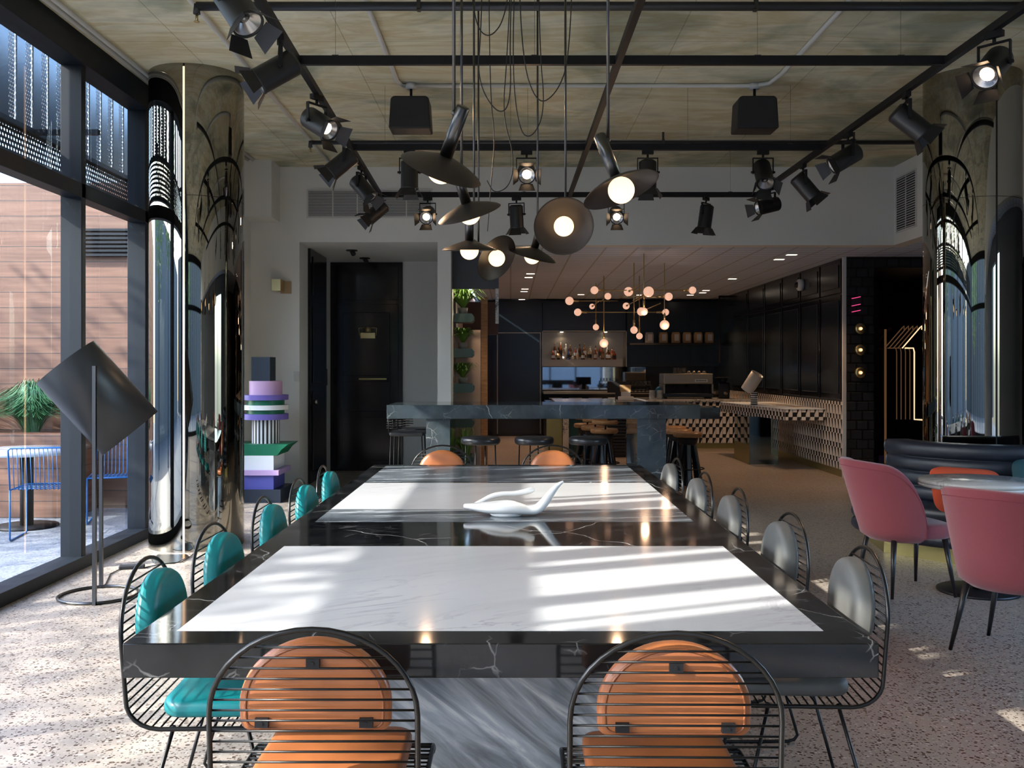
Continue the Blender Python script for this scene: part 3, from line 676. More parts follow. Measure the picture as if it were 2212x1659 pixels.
cable([(1012, -200, .3), (1020, 40, .3), (1055, 90, .3), (1098, 30, .3), (1110, -200, .3)], 5.0, 'short black cable loop highest above the pendants')

# ------------------------------------------------------------------ suspended track grid and spotlights
ZT = 3.40
def lx(d): return -1.335-(d-6.02)*.0248
tr = empty('lighting_track', (0, 0, 0), 'black suspended rectangular lighting track grid under the concrete ceiling', 'lighting track')
def bar_(a, b, nm, w2=.02, h=.045):
    a = Vector(a); b = Vector(b); d = (b-a); L_ = d.length; ang = math.atan2(d.y, d.x)
    Mx = Matrix.Translation(a) @ Matrix.Rotation(ang, 4, 'Z'); MB().box(0, L_, -w2, w2, 0, h, Mx).build(nm, M['blackmetal'], tr)
bar_((lx(1.5), 1.5, ZT), (lx(10.75), 10.75, ZT), 'long_track'); bar_((2.73, 1.5, ZT), (2.74, 10.75, ZT), 'long_track'); bar_((.69, 1.5, ZT), (.66, 10.7, ZT), 'long_track')
for y in (2.6, 6.02, 8.39, 10.69): bar_((lx(y), y, ZT+.001), (2.74, y, ZT+.001), 'cross_track', .018, .055)
for y in (6.02, 8.39, 10.69):
    for x in (-1.1, .15, 1.55, 2.45):
        mb = MB(); mb.cyl((x, y, ZT+.04), (x, y, CEIL), .0012, 5); mb.box(x-.02, x+.02, y-.012, y+.012, ZT+.04, ZT+.062); mb.build('hanging_wire', M['gunmetal'], tr)
def spotlight(lit):
    s = empty('track_spotlight', (0, 0, 0), 'x', 'spotlight', 'track spotlights with barn doors')
    MB().box(-.05, .05, -.018, .018, -.035, 0).cyl((0, 0, -.035), (0, 0, -.06), .01, 10).build('adapter', M['blackmetal'], s)
    y = MB()
    for sx in (-1, 1): y.box(sx*.088-.0035, sx*.088+.0035, -.012, .012, -.205, -.07); y.cyl((sx*.075, 0, -.19), (sx*.105, 0, -.19), .010, 10)
    y.box(-.091, .091, -.012, .012, -.072, -.064); y.build('yoke', M['blackmetal'], s)
    can = MB().lathe([(0, .105), (.055, .105), (.074, .09), (.076, .085), (.076, -.135), (.078, -.14), (.078, -.15), (.068, -.15), (.068, -.10), (0, -.10)], 32).build('can', M['shade'], s, loc=(0, 0, -.19))
    MB().lathe([(0, -.098), (.030, -.100), (.064, -.142), (.067, -.142)] , 24).build('reflector', M['lens_off'], can)
    MB().lathe([(0, -.100), (.05 if lit else .018, -.112), (0, -.113)], 20).build('lens', M['lens_on'] if lit else M['lens_off'], can)
    for k in range(4):
        a = k*PI/2; wd = .05; fl = .55
        Mx = Matrix.Rotation(a, 4, 'Z') @ Matrix.Translation((0, .074, -.15)) @ Matrix.Rotation(fl, 4, 'X')
        b = MB().prism([(-wd, 0), (wd, 0), (wd+.022, -.085), (-wd-.022, -.085)][::-1], -.001, .001, Mx @ Matrix.Rotation(PI/2, 4, 'X') @ Matrix.Diagonal((1, 1, 1, 1)))
        b.build('barn_door', M['shade'], can)
    return s
proto_on, proto_off = spotlight(True), spotlight(False)
SL = [(4.5, 'L', (.5, -.3, -.75), 0, 'spotlight cut off by the top edge, nearest on the left track'),
      (5.5, 'L', (-.75, -.2, -.5), 0, 'large spotlight on the left track pointing at the mirrored column'),
      (6.68, 'L', (.7, -.45, -.5), 1, 'glowing spotlight on the left track, third from the front'),
      (7.96, 'L', (-.72, -.1, -.62), 0, 'spotlight on the left track aimed left, fourth from the front'),
      (9.06, 'L', (.6, -.2, -.72), 0, 'spotlight on the left track aimed right over the wall grille'),
      (10.45, 'L', (-.65, -.2, -.6), 0, 'farthest spotlight on the left track before the wall grille'),
      (8.39, -.885, (0, .02, -1), 0, 'spotlight pointing straight down beside the left ceiling speaker'),
      (8.39, .14, (0, -.9, -.35), 1, 'brightest spotlight glaring at the camera on the middle cross track'),
      (8.39, 1.20, (0, .05, -1), 0, 'spotlight pointing down behind the right-hand disc pendant'),
      (8.39, 2.21, (0, -.62, -.78), 0, 'unlit spotlight tilted to the camera near the right speaker'),
      (10.69, -.925, (-.05, -.9, -.4), 1, 'glowing spotlight at the left of the far cross track'),
      (10.69, .065, (.05, .2, -1), 0, 'unlit spotlight pointing down at the centre of the far cross track'),
      (10.69, 1.178, (-.05, -.9, -.4), 1, 'glowing spotlight right of the facing disc on the far cross track'),
      (10.69, 2.18, (-.12, .1, -1), 0, 'unlit spotlight pointing down at the right of the far cross track'),
      (10.1, 'R', (-.9, -.3, -.25), 1, 'spotlight turned left at the far end of the right track'),
      (8.96, 'R', (.6, 0, -.7), 0, 'spotlight on the right track aimed down right, second farthest'),
      (7.77, 'R', (-.85, -.1, -.5), 0, 'spotlight aimed left in the middle of the right track'),
      (6.62, 'R', (.75, -.1, -.65), 0, 'spotlight aimed right beside the right mirrored column top'),
      (5.42, 'R', (-.6, -.5, -.6), 1, 'glowing ribbed spotlight at the upper right, nearest on the right track')]
for d, tk, aim, lit, lb in SL:
    x = lx(d) if tk == 'L' else 2.735 if tk == 'R' else tk
    h = math.hypot(aim[0], aim[1]); al = math.atan2(aim[0], -aim[1]) if h > .15 else 0
    ph = math.atan2(h, -aim[2])
    o = inst(proto_on if lit else proto_off, (x, d, ZT), al, lb)
    for ch in o.children:
        if ch.name.startswith('can'): ch.rotation_euler = (-ph, 0, 0)
    if lit:
        a = Vector(aim).normalized(); spot(Vector((x, d, ZT-.19))+a*.165, a, 9 if aim[1] < -.8 else 70, (1, .64, .38), 80, .04)

# pipes, conduits and speakers under the slab
def pipe(path, r, m, name, label, cat='pipe', grp=None): return tag(MB().tube(path, r, 10).build(name, m), label, cat, grp)
pz = 3.86
p1 = pipe([(-2.05, 6.26, pz), (4.6, 6.26, pz)], .029, M['pipe'], 'sprinkler_pipe', 'black sprinkler pipe crossing the ceiling at the top of the picture')
p2 = pipe([(-2.1, 10.05, pz), (4.35, 10.05, pz)], .022, M['pipe'], 'sprinkler_pipe', 'thin black sprinkler pipe above the middle cross track')
for (x, y) in ((-2.05, 6.26), (-2.1, 10.05)):
    o = empty('fire_sprinkler', (x, y, pz), 'brass sprinkler head on the left end of the %s pipe' % ('nearer' if y < 7 else 'farther'), 'sprinkler')
    MB().tube([(.03, 0, 0), (0, 0, 0), (0, 0, -.05)], .024, 10).build('elbow', M['pipe'], o); MB().cyl((0, 0, -.05), (0, 0, -.10), .009, 10).cyl((0, 0, -.10), (0, 0, -.103), .02, 12).build('nozzle', M['brass'], o)
for y in (6.26, 10.05):
    for x in (-.6, 1.6, 3.6):
        nm = MB().box(x-.012, x+.012, y-.002, y+.002, pz, CEIL).box(x-.012, x+.012, y-.03, y+.03, pz-.027, pz-.024).box(x-.012, x+.012, y-.03, y-.027, pz-.027, pz+.03).box(x-.012, x+.012, y+.027, y+.03, pz-.027, pz+.03)
        ob = nm.build('pipe_bracket', M['gunmetal'], p1 if y < 7 else p2)
cz = CEIL-.02
cd_ = [([(-.97, 1, cz), (-.97, 8.2, cz), (-.94, 8.33, cz), (2.12, 8.33, cz), (2.23, 8.25, cz), (2.26, 8.0, cz), (2.26, 1, cz)], 'white conduit bent round both ceiling speakers'),
       ([(-2.1, 1, cz), (-2.17, 11.78, cz)], 'white conduit running back above the left track'),
       ([(-3.04, 1, cz), (-3.04, 11.3, cz)], 'white conduit by the window head, inner of two'), ([(-3.10, 1, cz), (-3.10, 11.3, cz)], 'white conduit hard against the window head, outer of two'),
       ([(-.8, 6.15, cz-.03), (4.6, 6.15, cz-.03)], 'white conduit alongside the near sprinkler pipe'), ([(-1.2, 10.25, cz-.03), (4.6, 10.25, cz-.03)], 'white conduit alongside the far sprinkler pipe')]
for pth, lb in cd_: pipe(pth, .019, M['pvc'], 'conduit', lb, 'conduit', 'white conduits on the slab')
for x, lb in ((-.865, 'left black ceiling speaker hanging from the concrete slab'), (2.12, 'right black ceiling speaker hanging from the concrete slab')):
    s = empty('ceiling_speaker', (x, 8.33, CEIL), lb, 'speaker', 'ceiling speakers')
    MB().lathe([(0, 0), (.045, 0), (.045, -.05), (0, -.05)], 20).build('junction_box', M['pvc'], s)
    MB().cyl((0, 0, -.05), (0, 0, -.13), .012, 10).box(-.035, .035, -.03, .03, -.15, -.12).build('bracket', M['blackmetal'], s)
    MB().prism([(-.18, -.42), (.18, -.42), (.165, -.16), (.14, -.14), (-.14, -.14), (-.165, -.16)], -.13, .13, Matrix(((1, 0, 0, 0), (0, 0, -1, 0), (0, 1, 0, 0), (0, 0, 0, 1)))).build('cabinet', M['spray'], s, bevel=.02, seg=3)
    MB().box(-.17, .17, -.134, -.128, -.41, -.36).build('front_lip', M['blackmatt'], s)

# ------------------------------------------------------------------ wall grilles, boxes, alcove
def grille(x0, x1, z0, z1, y, n, div, label, M4=None):
    g = empty('air_grille', (0, 0, 0), label, 'air grille', 'white wall grilles')
    Mx = M4
    MB().box(x0, x1, y-.004, y, z0, z1, Mx).build('recess', M['dark'], g)
    f = MB().box(x0-.02, x1+.02, y-.012, y-.001, z1, z1+.02, Mx).box(x0-.02, x1+.02, y-.012, y-.001, z0-.02, z0, Mx).box(x0-.02, x0, y-.012, y-.001, z0, z1, Mx).box(x1, x1+.02, y-.012, y-.001, z0, z1, Mx)
    for k in range(1, div): xx = x0+(x1-x0)*k/div; f.box(xx-.006, xx+.006, y-.014, y-.004, z0, z1, Mx)
    f.build('frame', M['grille'], g)
    s = MB()
    for k in range(n): z = z0+(z1-z0)*(k+.5)/n; s.box(x0, x1, y-.013, y-.004, z-.0045, z+.0045, Mx)
    s.build('slats', M['grille'], g); return g
grille(-2.49, -.98, 3.36, 3.678, BY-.001, 17, 5, 'long white slatted air grille above the dark door alcove')
Mr = Matrix.Translation((4.718, 0, 0)) @ Matrix.Rotation(-PI/2, 4, 'Z')
grille(-11.7, -11.15, 3.16, 3.80, -.0, 22, 2, 'square white air grille high on the right side wall', Matrix.Translation((4.719, 0, 0)) @ Matrix(((0, 1, 0, 0), (-1, 0, 0, 0), (0, 0, 1, 0), (0, 0, 0, 1))))
dr = empty('panelled_door', (0, 0, 0), 'tall glossy black panelled door at the back of the alcove', 'door')
MB().box(-2.62, -1.57, 13.93, 13.968, 0, 3.03).build('door_frame', M['black'], dr)
leaf = MB().box(-2.56, -1.63, 13.905, 13.93, .01, 2.42).build('leaf', M['black'], dr, bevel=.004)
q = MB()
for z0, z1 in ((.15, .78), (.86, 1.30), (1.38, 2.30)):
    q.box(-2.44, -1.75, 13.893, 13.905, z0, z1)
q.build('panel', M['black'], leaf, bevel=.008)
MB().box(-2.56, -1.63, 13.91, 13.93, 2.48, 2.97).build('transom_panel', M['black'], dr, bevel=.006)
MB().box(-2.2, -1.8, 13.885, 13.893, 1.325, 1.345).build('rail_trim', M['brassd'], leaf)
d2 = empty('panelled_door', (0, 0, 0), 'narrow black panelled door on the left side wall of the alcove', 'door')
MB().box(-2.62, -2.585, 12.38, 13.46, 0, 3.04).build('leaf', M['black'], d2)
q = MB()
for z0, z1 in ((.15, 1.2), (1.3, 2.3), (2.45, 2.95)): q.box(-2.585, -2.572, 12.5, 13.33, z0, z1)
q.build('panel', M['black'], d2, bevel=.008); MB().cyl((-2.572, 12.55, 1.05), (-2.53, 12.55, 1.05), .03, 12).build('knob', M['steel'], d2)
o = empty('brass_sconce', (P(795, 722, 13.88)), 'small brass picture light mounted on the black alcove door', 'wall lamp')
MB().cyl((0, 0, .10), (0, 0, .03), .05, 16, .055).box(-.105, .105, -.03, .0, -.06, .02).build('shade', M['brass'], o); MB().tube([(-.12, -.01, -.02), (-.13, -.01, .09), (0, -.01, .10), (.13, -.01, .09), (.12, -.01, -.02)], .006, 6).build('arm', M['brass'], o)
o = empty('brass_wall_lamp', Vector((-2.80, BY, 2.50)), 'square brass box lamp high on the white wall above the totem', 'wall lamp')
MB().box(-.09, .02, -.22, -.02, -.07, .07).build('box', M['brass'], o, bevel=.002); MB().box(-.03, .10, -.02, 0, -.09, .06).build('back_plate', mat('tan_plate', (.42, .30, .17), .5), o)
tag(MB().box(-2.62, -2.61, 13.55, 13.66, 1.25, 1.48).build('intercom_panel', M['blackmatt']), 'small black control panel beside the narrow alcove door', 'control panel')
tag(MB().box(-2.665, -2.60, BY-.012, BY, 1.33, 1.45).build('wall_switch', M['grille'], bevel=.003), 'white light switch on the wall beside the totem', 'switch')
for px, y, lb in ((760, 12.6, 'front'), (788, 13.5, 'rear')):
    o = empty('gimbal_downlight', ((px-1103)*y/F, y, 3.045), 'black swivel downlight in the alcove ceiling, %s of two' % lb, 'downlight', 'alcove downlights')
    MB().lathe([(0, 0), (.075, 0), (.075, -.012), (0, -.012)], 20).build('plate', M['blackmatt'], o); MB().cyl((0, 0, -.01), (.03, -.04, -.06), .032, 14).build('barrel', M['blackmatt'], o)

# ------------------------------------------------------------------ striped totem
TXc = -2.79; TY = 10.62
tt = empty('totem_cabinet', (TXc, TY+.3, 0), 'tall stacked postmodern totem of coloured slabs and a striped drum by the column', 'sculpture')
def zt(y, d=10.62): return 1.5-(y-794)*d/F
MB().box(-.40, .24, -.30, .30, 0, zt(1058)).build('base_block', M['blackl'], tt)
MB().box(-.40, .155, -.27, .25, zt(1058), zt(1027)).build('blue_block', M['bluel'], tt)
MB().box(-.40, .22, -.31, .28, zt(1027), zt(1016)).build('lilac_slab', M['lilac'], tt)
MB().box(-.40, .155, -.27, .25, zt(1016), zt(985)).build('white_block', M['whitel'], tt)
MB().prism([(-.38, zt(985)), (.19, zt(985)), (.24, zt(972)), (.31, zt(961)), (-.40, zt(961))], -.28, .26, Matrix(((1, 0, 0, 0), (0, 0, -1, 0), (0, 1, 0, 0), (0, 0, 0, 1)))).build('green_tray', M['green'], tt)
def drum(r, y0, y1, m, nm): 
    z0, z1 = zt(y0, 10.85), zt(y1, 10.85); MB().lathe([(0, z0), (r, z0), (r, z1), (0, z1)], 56, sm=False).build(nm, M[m], tt)
MB().lathe([(0, zt(961)), (.157, zt(961)), (.157, zt(905, 10.85)), (0, zt(905, 10.85))], 88, sm=False).build('striped_drum', M['stripe'], tt)
drum(.253, 906, 894, 'purple', 'violet_disc'); drum(.208, 894, 885, 'green', 'green_disc'); drum(.25, 885, 875, 'whitel', 'white_disc'); drum(.208, 875, 864, 'green', 'green_disc'); drum(.253, 864, 853, 'purple', 'violet_disc')
drum(.185, 853, 823, 'pinkl', 'pink_drum')
MB().box(-.13, .08, -.13, .13, zt(823, 10.85), zt(771, 10.72)).build('top_block', M['blackl'], tt, rot=(0, 0, .0))

# ------------------------------------------------------------------ floor lamp by the window
fl = empty('floor_lamp', (-2.705, 6.29, 0), 'tall black floor lamp with tilted drum shade on a ring base by the window', 'floor lamp')
ring = [(.245*math.cos(a*PI/24), .245*math.sin(a*PI/24), .010) for a in range(48)]
MB().tube(ring, .010, 8, closed=True).build('ring_base', M['gunmetal'], fl)
pa = Vector((.08, -.245, 0)); pb = Vector((-.085, .24, 0))
for p in (pa, pb): MB().box(p.x-.011, p.x+.011, p.y-.011, p.y+.011, 0, 1.51).build('pole', M['gunmetal'], fl)
piv = (pb-pa).normalized(); xp = Vector((piv.y, -piv.x, 0))
if xp.x < 0: xp = -xp
ax = (xp*.64+Vector((0, 0, -.77))).normalized(); cc = Vector((0, 0, 1.30))+Vector((-.0, 0, 0))
Mx = basis(ax, cc)
R = .222; Lh = .305
MB().lathe([(R, -Lh), (R, Lh), (R-.004, Lh), (R-.004, -Lh), (R, -Lh)], 64, Mx).build('drum_shade', mat('satin_black_shade', (.045, .048, .052), .36, .3), fl)
MB().tube([cc-piv*.235, cc+piv*.235], .006, 8).sphere(tuple(cc), .04, 14).build('bulb_holder', M['gunmetal'], fl)
fz = lambda x, y, z=.006: tuple(FX(x, y, z))
cord = tag(MB().tube([(-2.78, 6.50, .012), fz(228, 1262), fz(238, 1240), fz(258, 1230)], .004, 6).tube([fz(312, 1226), fz(345, 1219), fz(392, 1214), fz(410, 1203), fz(418, 1196)], .004, 6).build('lamp_cord', M['blackmatt']), 'black cord with a foot dimmer trailing from the floor lamp', 'cord')
a = FX(257, 1230); b = FX(313, 1227); MB().box(0, (b-a).length, -.03, .03, 0, .03, Matrix.Translation(a) @ Matrix.Rotation(math.atan2(b.y-a.y, b.x-a.x), 4, 'Z')).build('dimmer', M['blackmatt'], cord, bevel=.008)
tag(MB().prism([tuple(FX(x, y))[:2] for x, y in ((327, 1210), (334, 1218), (376, 1218), (409, 1203), (402, 1198), (340, 1199))], 0, .004).build('floor_plate', M['gunmetal']), 'flat grey metal floor plate in front of the mirrored column', 'floor plate')

# ------------------------------------------------------------------ high marble bar table and stools
ht = empty('high_table', (0, 0, 0), 'high dark marble slab table on block legs behind the long table', 'table')
zt_ = 1.093
MB().box(-1.346, 2.06, 10.4, 11.45, zt_-.15, zt_).build('tabletop', M['smarble'], ht, bevel=.003)
MB().box(-.92, -.66, 10.42, 11.4, 0, zt_-.15).build('leg', M['smarble'], ht); MB().box(1.377, 1.69, 10.42, 11.4, 0, zt_-.15).build('leg', M['smarble'], ht)
MB().box(2.06, 2.40, 10.98, 11.4, .91, 1.04).build('end_ledge', M['smarble'], ht)
def round_stool():
    s = empty('round_stool', (0, 0, 0), 'x', 'stool', 'black round stools at the high table')
    MB().lathe([(0, .70), (.185, .70), (.202, .715), (.207, .74), (.202, .765), (.185, .778), (0, .782)], 40).build('seat', M['blackleather'], s)
    MB().tube([(.17*math.cos(a), .17*math.sin(a), .30) for a in [k*PI/12 for k in range(24)]], .006, 6, closed=True).build('foot_ring', M['blackmetal'], s)
    for k in range(4):
        a = PI/4+k*PI/2+.3; MB().cyl((.16*math.cos(a), .16*math.sin(a), .70), (.18*math.cos(a), .18*math.sin(a), 0), .007, 8).build('leg', M['blackmetal'], s)
    return s
rs = round_stool()
for px, lb in ((1038, 'left'), (1154, 'middle'), (1271, 'right')):
    inst(rs, ((px-1103)*10.0/F, 10.0, 0), .2, 'round black leather stool in front of the high table, %s of three' % lb)
ls = empty('backed_stool', (-1.15, 10.75, 0), 'black high stool with low wire back at the left end of the high table', 'stool', rz=-PI/2)
MB().box(-.19, .19, -.19, .19, .74, .79).build('seat', M['blackleather'], ls, bevel=.02, seg=3)
for x, y in ((-.17, -.17), (.17, -.17), (-.17, .17), (.17, .17)):
    for e in (-.018, .018): MB().cyl((x+e, y, .74), (x*1.15+e, y*1.15, 0), .006, 6).build('leg', M['blackmetal'], ls)
b = MB()
for k in range(5): z = .83+k*.026; b.tube([(-.2, -.05, z), (-.215, -.15, z), (-.15, -.22, z), (.15, -.22, z), (.215, -.15, z), (.2, -.05, z)], .005, 6)
b.tube([(-.19, -.19, .78), (-.2, -.2, .94)], .006, 6).tube([(.19, -.19, .78), (.2, -.2, .94)], .006, 6); b.build('wire_back', M['blackmetal'], ls)
ls2 = copy_tree(ls); ls2.location = (-1.12, 11.3, 0); ls2['label'] = 'second black stool with wire back, just behind the first at the left end'
def oak_stool(back, group):
    s = empty('oak_stool', (0, 0, 0), 'x', 'stool', group)
    MB().lathe([(0, .63), (.165, .63), (.183, .645), (.186, .67), (.175, .69), (0, .695)], 36).build('seat', M['oak'], s)
    MB().lathe([(0, .53), (.10, .53), (.115, .56), (.125, .60), (.13, .63), (0, .63)], 28).build('collar', M['blackmatt'], s)
    for k in range(6):
        a = k*PI/3+.3; Mz = Matrix.Rotation(a, 4, 'Z')
        MB().prism([(.055, .56), (.10, .56), (.205, 0), (.13, 0)][::-1], -.035, .035, Mz @ Matrix(((1, 0, 0, 0), (0, 0, -1, 0), (0, 1, 0, 0), (0, 0, 0, 1)))).build('leg', M['navygloss'], s, bevel=.012)
    MB().tube([(.20*math.cos(a), .20*math.sin(a), .24) for a in [k*PI/14 for k in range(28)]], .008, 6, closed=True).build('foot_ring', M['blackmetal'], s)
    if back:
        pts = [(.19*math.cos(a), .19*math.sin(a)) for a in [PI*.2+k*PI*.6/10 for k in range(11)]]
        MB().tube([(x, y, .78) for x, y in pts], .028, 10).build('backrest', M['oak'], s)
        MB().cyl((0, .16, .68), (0, .185, .77), .012, 8).build('back_post', M['blackmetal'], s)
    return s
os1 = oak_stool(False, 'oak-topped stools at the tiled counter')
for x, y, lb in ((2.22, 12.0, 'nearest of the three right of the high table'), (2.20, 12.6, 'middle of the three right of the high table'), (2.24, 13.25, 'farthest of the three right of the high table')):
    inst(os1, (x, y, 0), .1*y, 'oak-topped stool with flared midnight legs, '+lb)
os2 = oak_stool(True, 'oak stools with backrests under the high table')
for x, y, lb in ((1.24, 12.7, 'rightmost and nearest behind the round stools'), (1.16, 13.3, 'middle of three behind the round stools'), (1.10, 13.9, 'leftmost of three behind the round stools')):
    inst(os2, (x, y, 0), PI, 'oak stool with curved back, '+lb)

# ------------------------------------------------------------------ planter shelves
ps = empty('planter_shelf', (0, 0, 0), 'tall narrow plant stand of grey-green trays against a peach panel', 'shelf')
MB().box(-.735, -.40, 12.75, 12.80, 0, 2.0).build('back_panel', M['peach'], ps)
tray_z = []
for y0, y1 in ((677, 696), (753, 772), (829, 848), (905, 924), (984, 1003)):
    z1 = 1.5-(y0-794)*12.3/F; z0 = 1.5-(y1-794)*12.3/F; tray_z.append(z1)
    MB().prism([(-.735, z0), (-.50, z0), (-.475, z0+.03), (-.475, z1-.03), (-.50, z1), (-.735, z1)], -12.65, -12.3, Matrix(((1, 0, 0, 0), (0, 0, -1, 0), (0, 1, 0, 0), (0, 0, 0, 1)))).build('tray', M['shelfgreen'], ps)
MB().box(-.745, -.73, 12.25, 12.8, 0, 2.44).build('marble_edge', M['calacatta'], ps)
def plant(x, y, z, h, sp, n, label, m='leaf', pot_r=.065, pot_h=.08, kind=0):
    p = empty('potted_plant', (x, y, z), label, 'plant', 'potted plants on the green trays')
    MB().lathe([(0, 0), (pot_r*.85, 0), (pot_r, pot_h), (pot_r-.008, pot_h), (pot_r-.01, pot_h-.015), (0, pot_h-.015)], 20).build('pot', M['pot'], p)
    mb = MB(); rnd = random.Random(int(z*1000)+n)
    for _ in range(n):
        a = rnd.uniform(0, 2*PI); l = rnd.uniform(.6, 1.1)*h; lean = rnd.uniform(.15, 1)*sp; w2 = rnd.uniform(.004, .008) if kind == 0 else rnd.uniform(.009, .017)
        px_ = -math.sin(a)*w2; py_ = math.cos(a)*w2; prev = None
        for k in range(6):
            t_ = k/5; rr = lean*t_; zz = pot_h-.02+l*math.sin(t_*(1.7+lean*2.2)); ww = max(.10, math.sin(PI*min(.97, .12+t_*.85))); c = Vector((math.cos(a)*rr, math.sin(a)*rr, zz)); cur = (c+Vector((px_, py_, 0))*ww, c-Vector((px_, py_, 0))*ww)
            if prev: b = len(mb.v); mb.v += [prev[0], prev[1], cur[1], cur[0]]; mb.face((b, b+1, b+2, b+3))
            prev = cur
    mb.build('leaves', M[m], p); return p
nm = ['bushy fern spilling over the topmost tray', 'upright sword-leaved plant on the second tray', 'spiky grassy plant on the third tray', 'low trailing plant on the fourth tray', 'dark fern on the lowest tray']
for k, z in enumerate(tray_z):
    plant(-.62, 12.46, z, (.26, .20, .20, .10, .16)[k], (.36, .22, .26, .34, .32)[k], (230, 120, 240, 150, 200)[k], nm[k], kind=(1, 1, 0, 1, 0)[k])
plant(-.56, 12.1, 0, .45, .22, 80, 'leafy plant in a grey pot on the floor below the trays', pot_r=.12, pot_h=.28)
spot((-.35, 12.22, 2.95), (-.2, .15, -1), 40, (1, .82, .6), 100)  # added spot with no fixture, brightens the plants on the trays
fa = empty('hanging_fascia', (0, 0, 0), 'charcoal fascia panel over the planting with a marble-edged drop end', 'panel')
MB().box(-.735, -.15, 12.05, 12.12, 2.49, BZ).build('panel', M['charcoal'], fa); MB().box(-.19, -.15, 12.0, 12.12, 2.05, 2.49).build('marble_drop', M['calacatta'], fa)
MB().box(-.73, -.19, 14.6, 14.7, 2.0, 2.5).build('brown_panel', mat('brown_panel', (.08, .035, .02), .4), fa)
tag(MB().box(-.42, -.33, 13.6, 13.8, 0, 2.5).build('timber_post', M['oak']), 'narrow timber post behind the plant stand', 'post')

# ------------------------------------------------------------------ bar
BW = 21.4
cab = empty('tall_cabinet', (0, 0, 0), 'tall blue-black cupboard door framed by a pale line left of the bottle niche', 'cabinet')
x0, x1 = (1076-1103)*BW/F, (1165-1103)*BW/F
MB().box(x0-.1, x1+.05, 21.0, 21.38, 0, BZ-.02).build('carcass', M['navygloss'], cab)
MB().box(x0, x1, 20.97, 21.0, .05, 2.25).build('door', M['navygloss'], cab, bevel=.008)
MB().box(x0-.02, x1+.02, 20.98, 20.995, 2.25, 2.27).box(x1, x1+.02, 20.98, 20.995, .05, 2.25).box(x0-.02, x0, 20.98, 20.995, .05, 2.25).build('edge_trim', M['steel'], cab)
# upper cupboards (one run of doors per unit)
for k, (a, b, y0, y1, lb) in enumerate(((1172, 1352, 662, 714, 'blue-black wall cupboard directly above the bottle niche'), (1354, 1420, 662, 792, 'blue-black wall cupboard right of the bottle niche'), (1420, 1490, 662, 792, 'blue-black wall cupboard above the coffee machine'), (1490, 1560, 662, 792, 'blue-black wall cupboard farthest right on the back wall'))):
    d = 20.98; u = empty('wall_cupboard', (0, 0, 0), lb, 'cupboard', 'upper cupboards on the back wall')
    X0, X1, Z1, Z0 = (a-1103)*d/F, (b-1103)*d/F, 1.5-(y0-794)*d/F, 1.5-(y1-794)*d/F
    MB().box(X0, X1, d, 21.38, Z0, Z1+.1).build('carcass', M['navygloss'], u)
    dd = MB().box(X0+.01, X1-.01, d-.025, d, Z0+.01, Z1+.05).build('door', M['navygloss'], u, bevel=.004)
    MB().box(X0+.06, X1-.06, d-.032, d-.025, Z0+.07, Z1-.02).build('panel', M['navygloss'], dd, bevel=.004)
d = 20.9; nx0, nx1, nz1, nz0 = (1173-1103)*d/F, (1352-1103)*d/F, 1.5-(716-794)*d/F, 1.5-(792-794)*d/F
ni = empty('bottle_niche', (0, 0, 0), 'lit brushed metal niche behind the bar holding two rows of bottles', 'shelf')
MB().box(nx0, nx1, 21.36, 21.39, nz0, nz1).box(nx0-.02, nx0, 20.9, 21.39, nz0, nz1).box(nx1, nx1+.02, 20.9, 21.39, nz0, nz1).box(nx0, nx1, 20.9, 21.39, nz1, nz1+.02).build('casing', M['steel'], ni)
MB().box(nx0, nx1-.08, 20.86, 21.36, nz0, nz0+.155).build('shelf_step', M['steel'], ni)
MB().box(nx0, nx1-.08, 21.12, 21.36, nz0+.155, nz0+.215).build('back_step', M['steel'], ni)
for xx in (nx0+.42, nx1-.42):
    MB().cyl((xx, 21.12, nz1), (xx, 21.12, nz1-.012), .035, 16).build('puck_light', M['downlight'], ni); spot((xx, 21.12, nz1-.02), (0, .1, -1), 5, (1, .80, .58), 140, .03)
def bottle(x, y, z, h, r, m, cap, label, lab):
    b = empty('bottle', (x, y, z), label, 'bottle', 'bottles in the niche')
    MB().lathe([(0, 0), (r, 0), (r, h*.55), (r*.85, h*.63), (r*.32, h*.74), (r*.30, h*.92), (0, h*.92)], 18).build('glass', m, b)
    MB().lathe([(0, h*.92), (r*.36, h*.92), (r*.36, h), (0, h)], 12).build('cap', cap, b)
    MB().lathe([(r+.001, h*.14), (r+.001, h*.46)], 14, None, PI, 2*PI).build('paper_label', lab, b)
caps = [M['blackmatt'], M['brass'], M['paper'], M['pinkneon']]; caps = caps[:3]
labm = [M['paper'], M['kraft'], M['whitel'], M['blackmatt']]
cn = ['amber', 'dark brown', 'pale', 'blue', 'clear', 'red-brown']; onum = ['first', 'second', 'third', 'fourth', 'fifth', 'sixth', 'seventh', 'eighth', 'ninth', 'tenth', 'eleventh', 'twelfth']
fc = [5, 1, 2, 3, 4, 4, 1, 2, 5, 0, 0, 5]; fh = [107, 150, 130, 120, 60, 120, 105, 130, 125, 140, 120, 105]; fw = [26, 22, 24, 20, 22, 20, 27, 32, 24, 22, 36, 26]
for k, c in enumerate((243, 305, 370, 422, 473, 527, 590, 666, 735, 818, 884, 955)):
    dd = 20.98; x = (1150+c/5.395-1103)*dd/F; bottle(x, dd, nz0+.155, fh[k]/5.395*dd/F*1.03, fw[k]/5.395*dd/F*.8, GL[fc[k]], caps[k % 3], '%s bottle, %s from the left in the front row' % (cn[fc[k]], onum[k]), labm[k % 4])
bc_ = [1, 0, 4, 1, 5, 1, 0, 2, 0, 5, 4, 5]
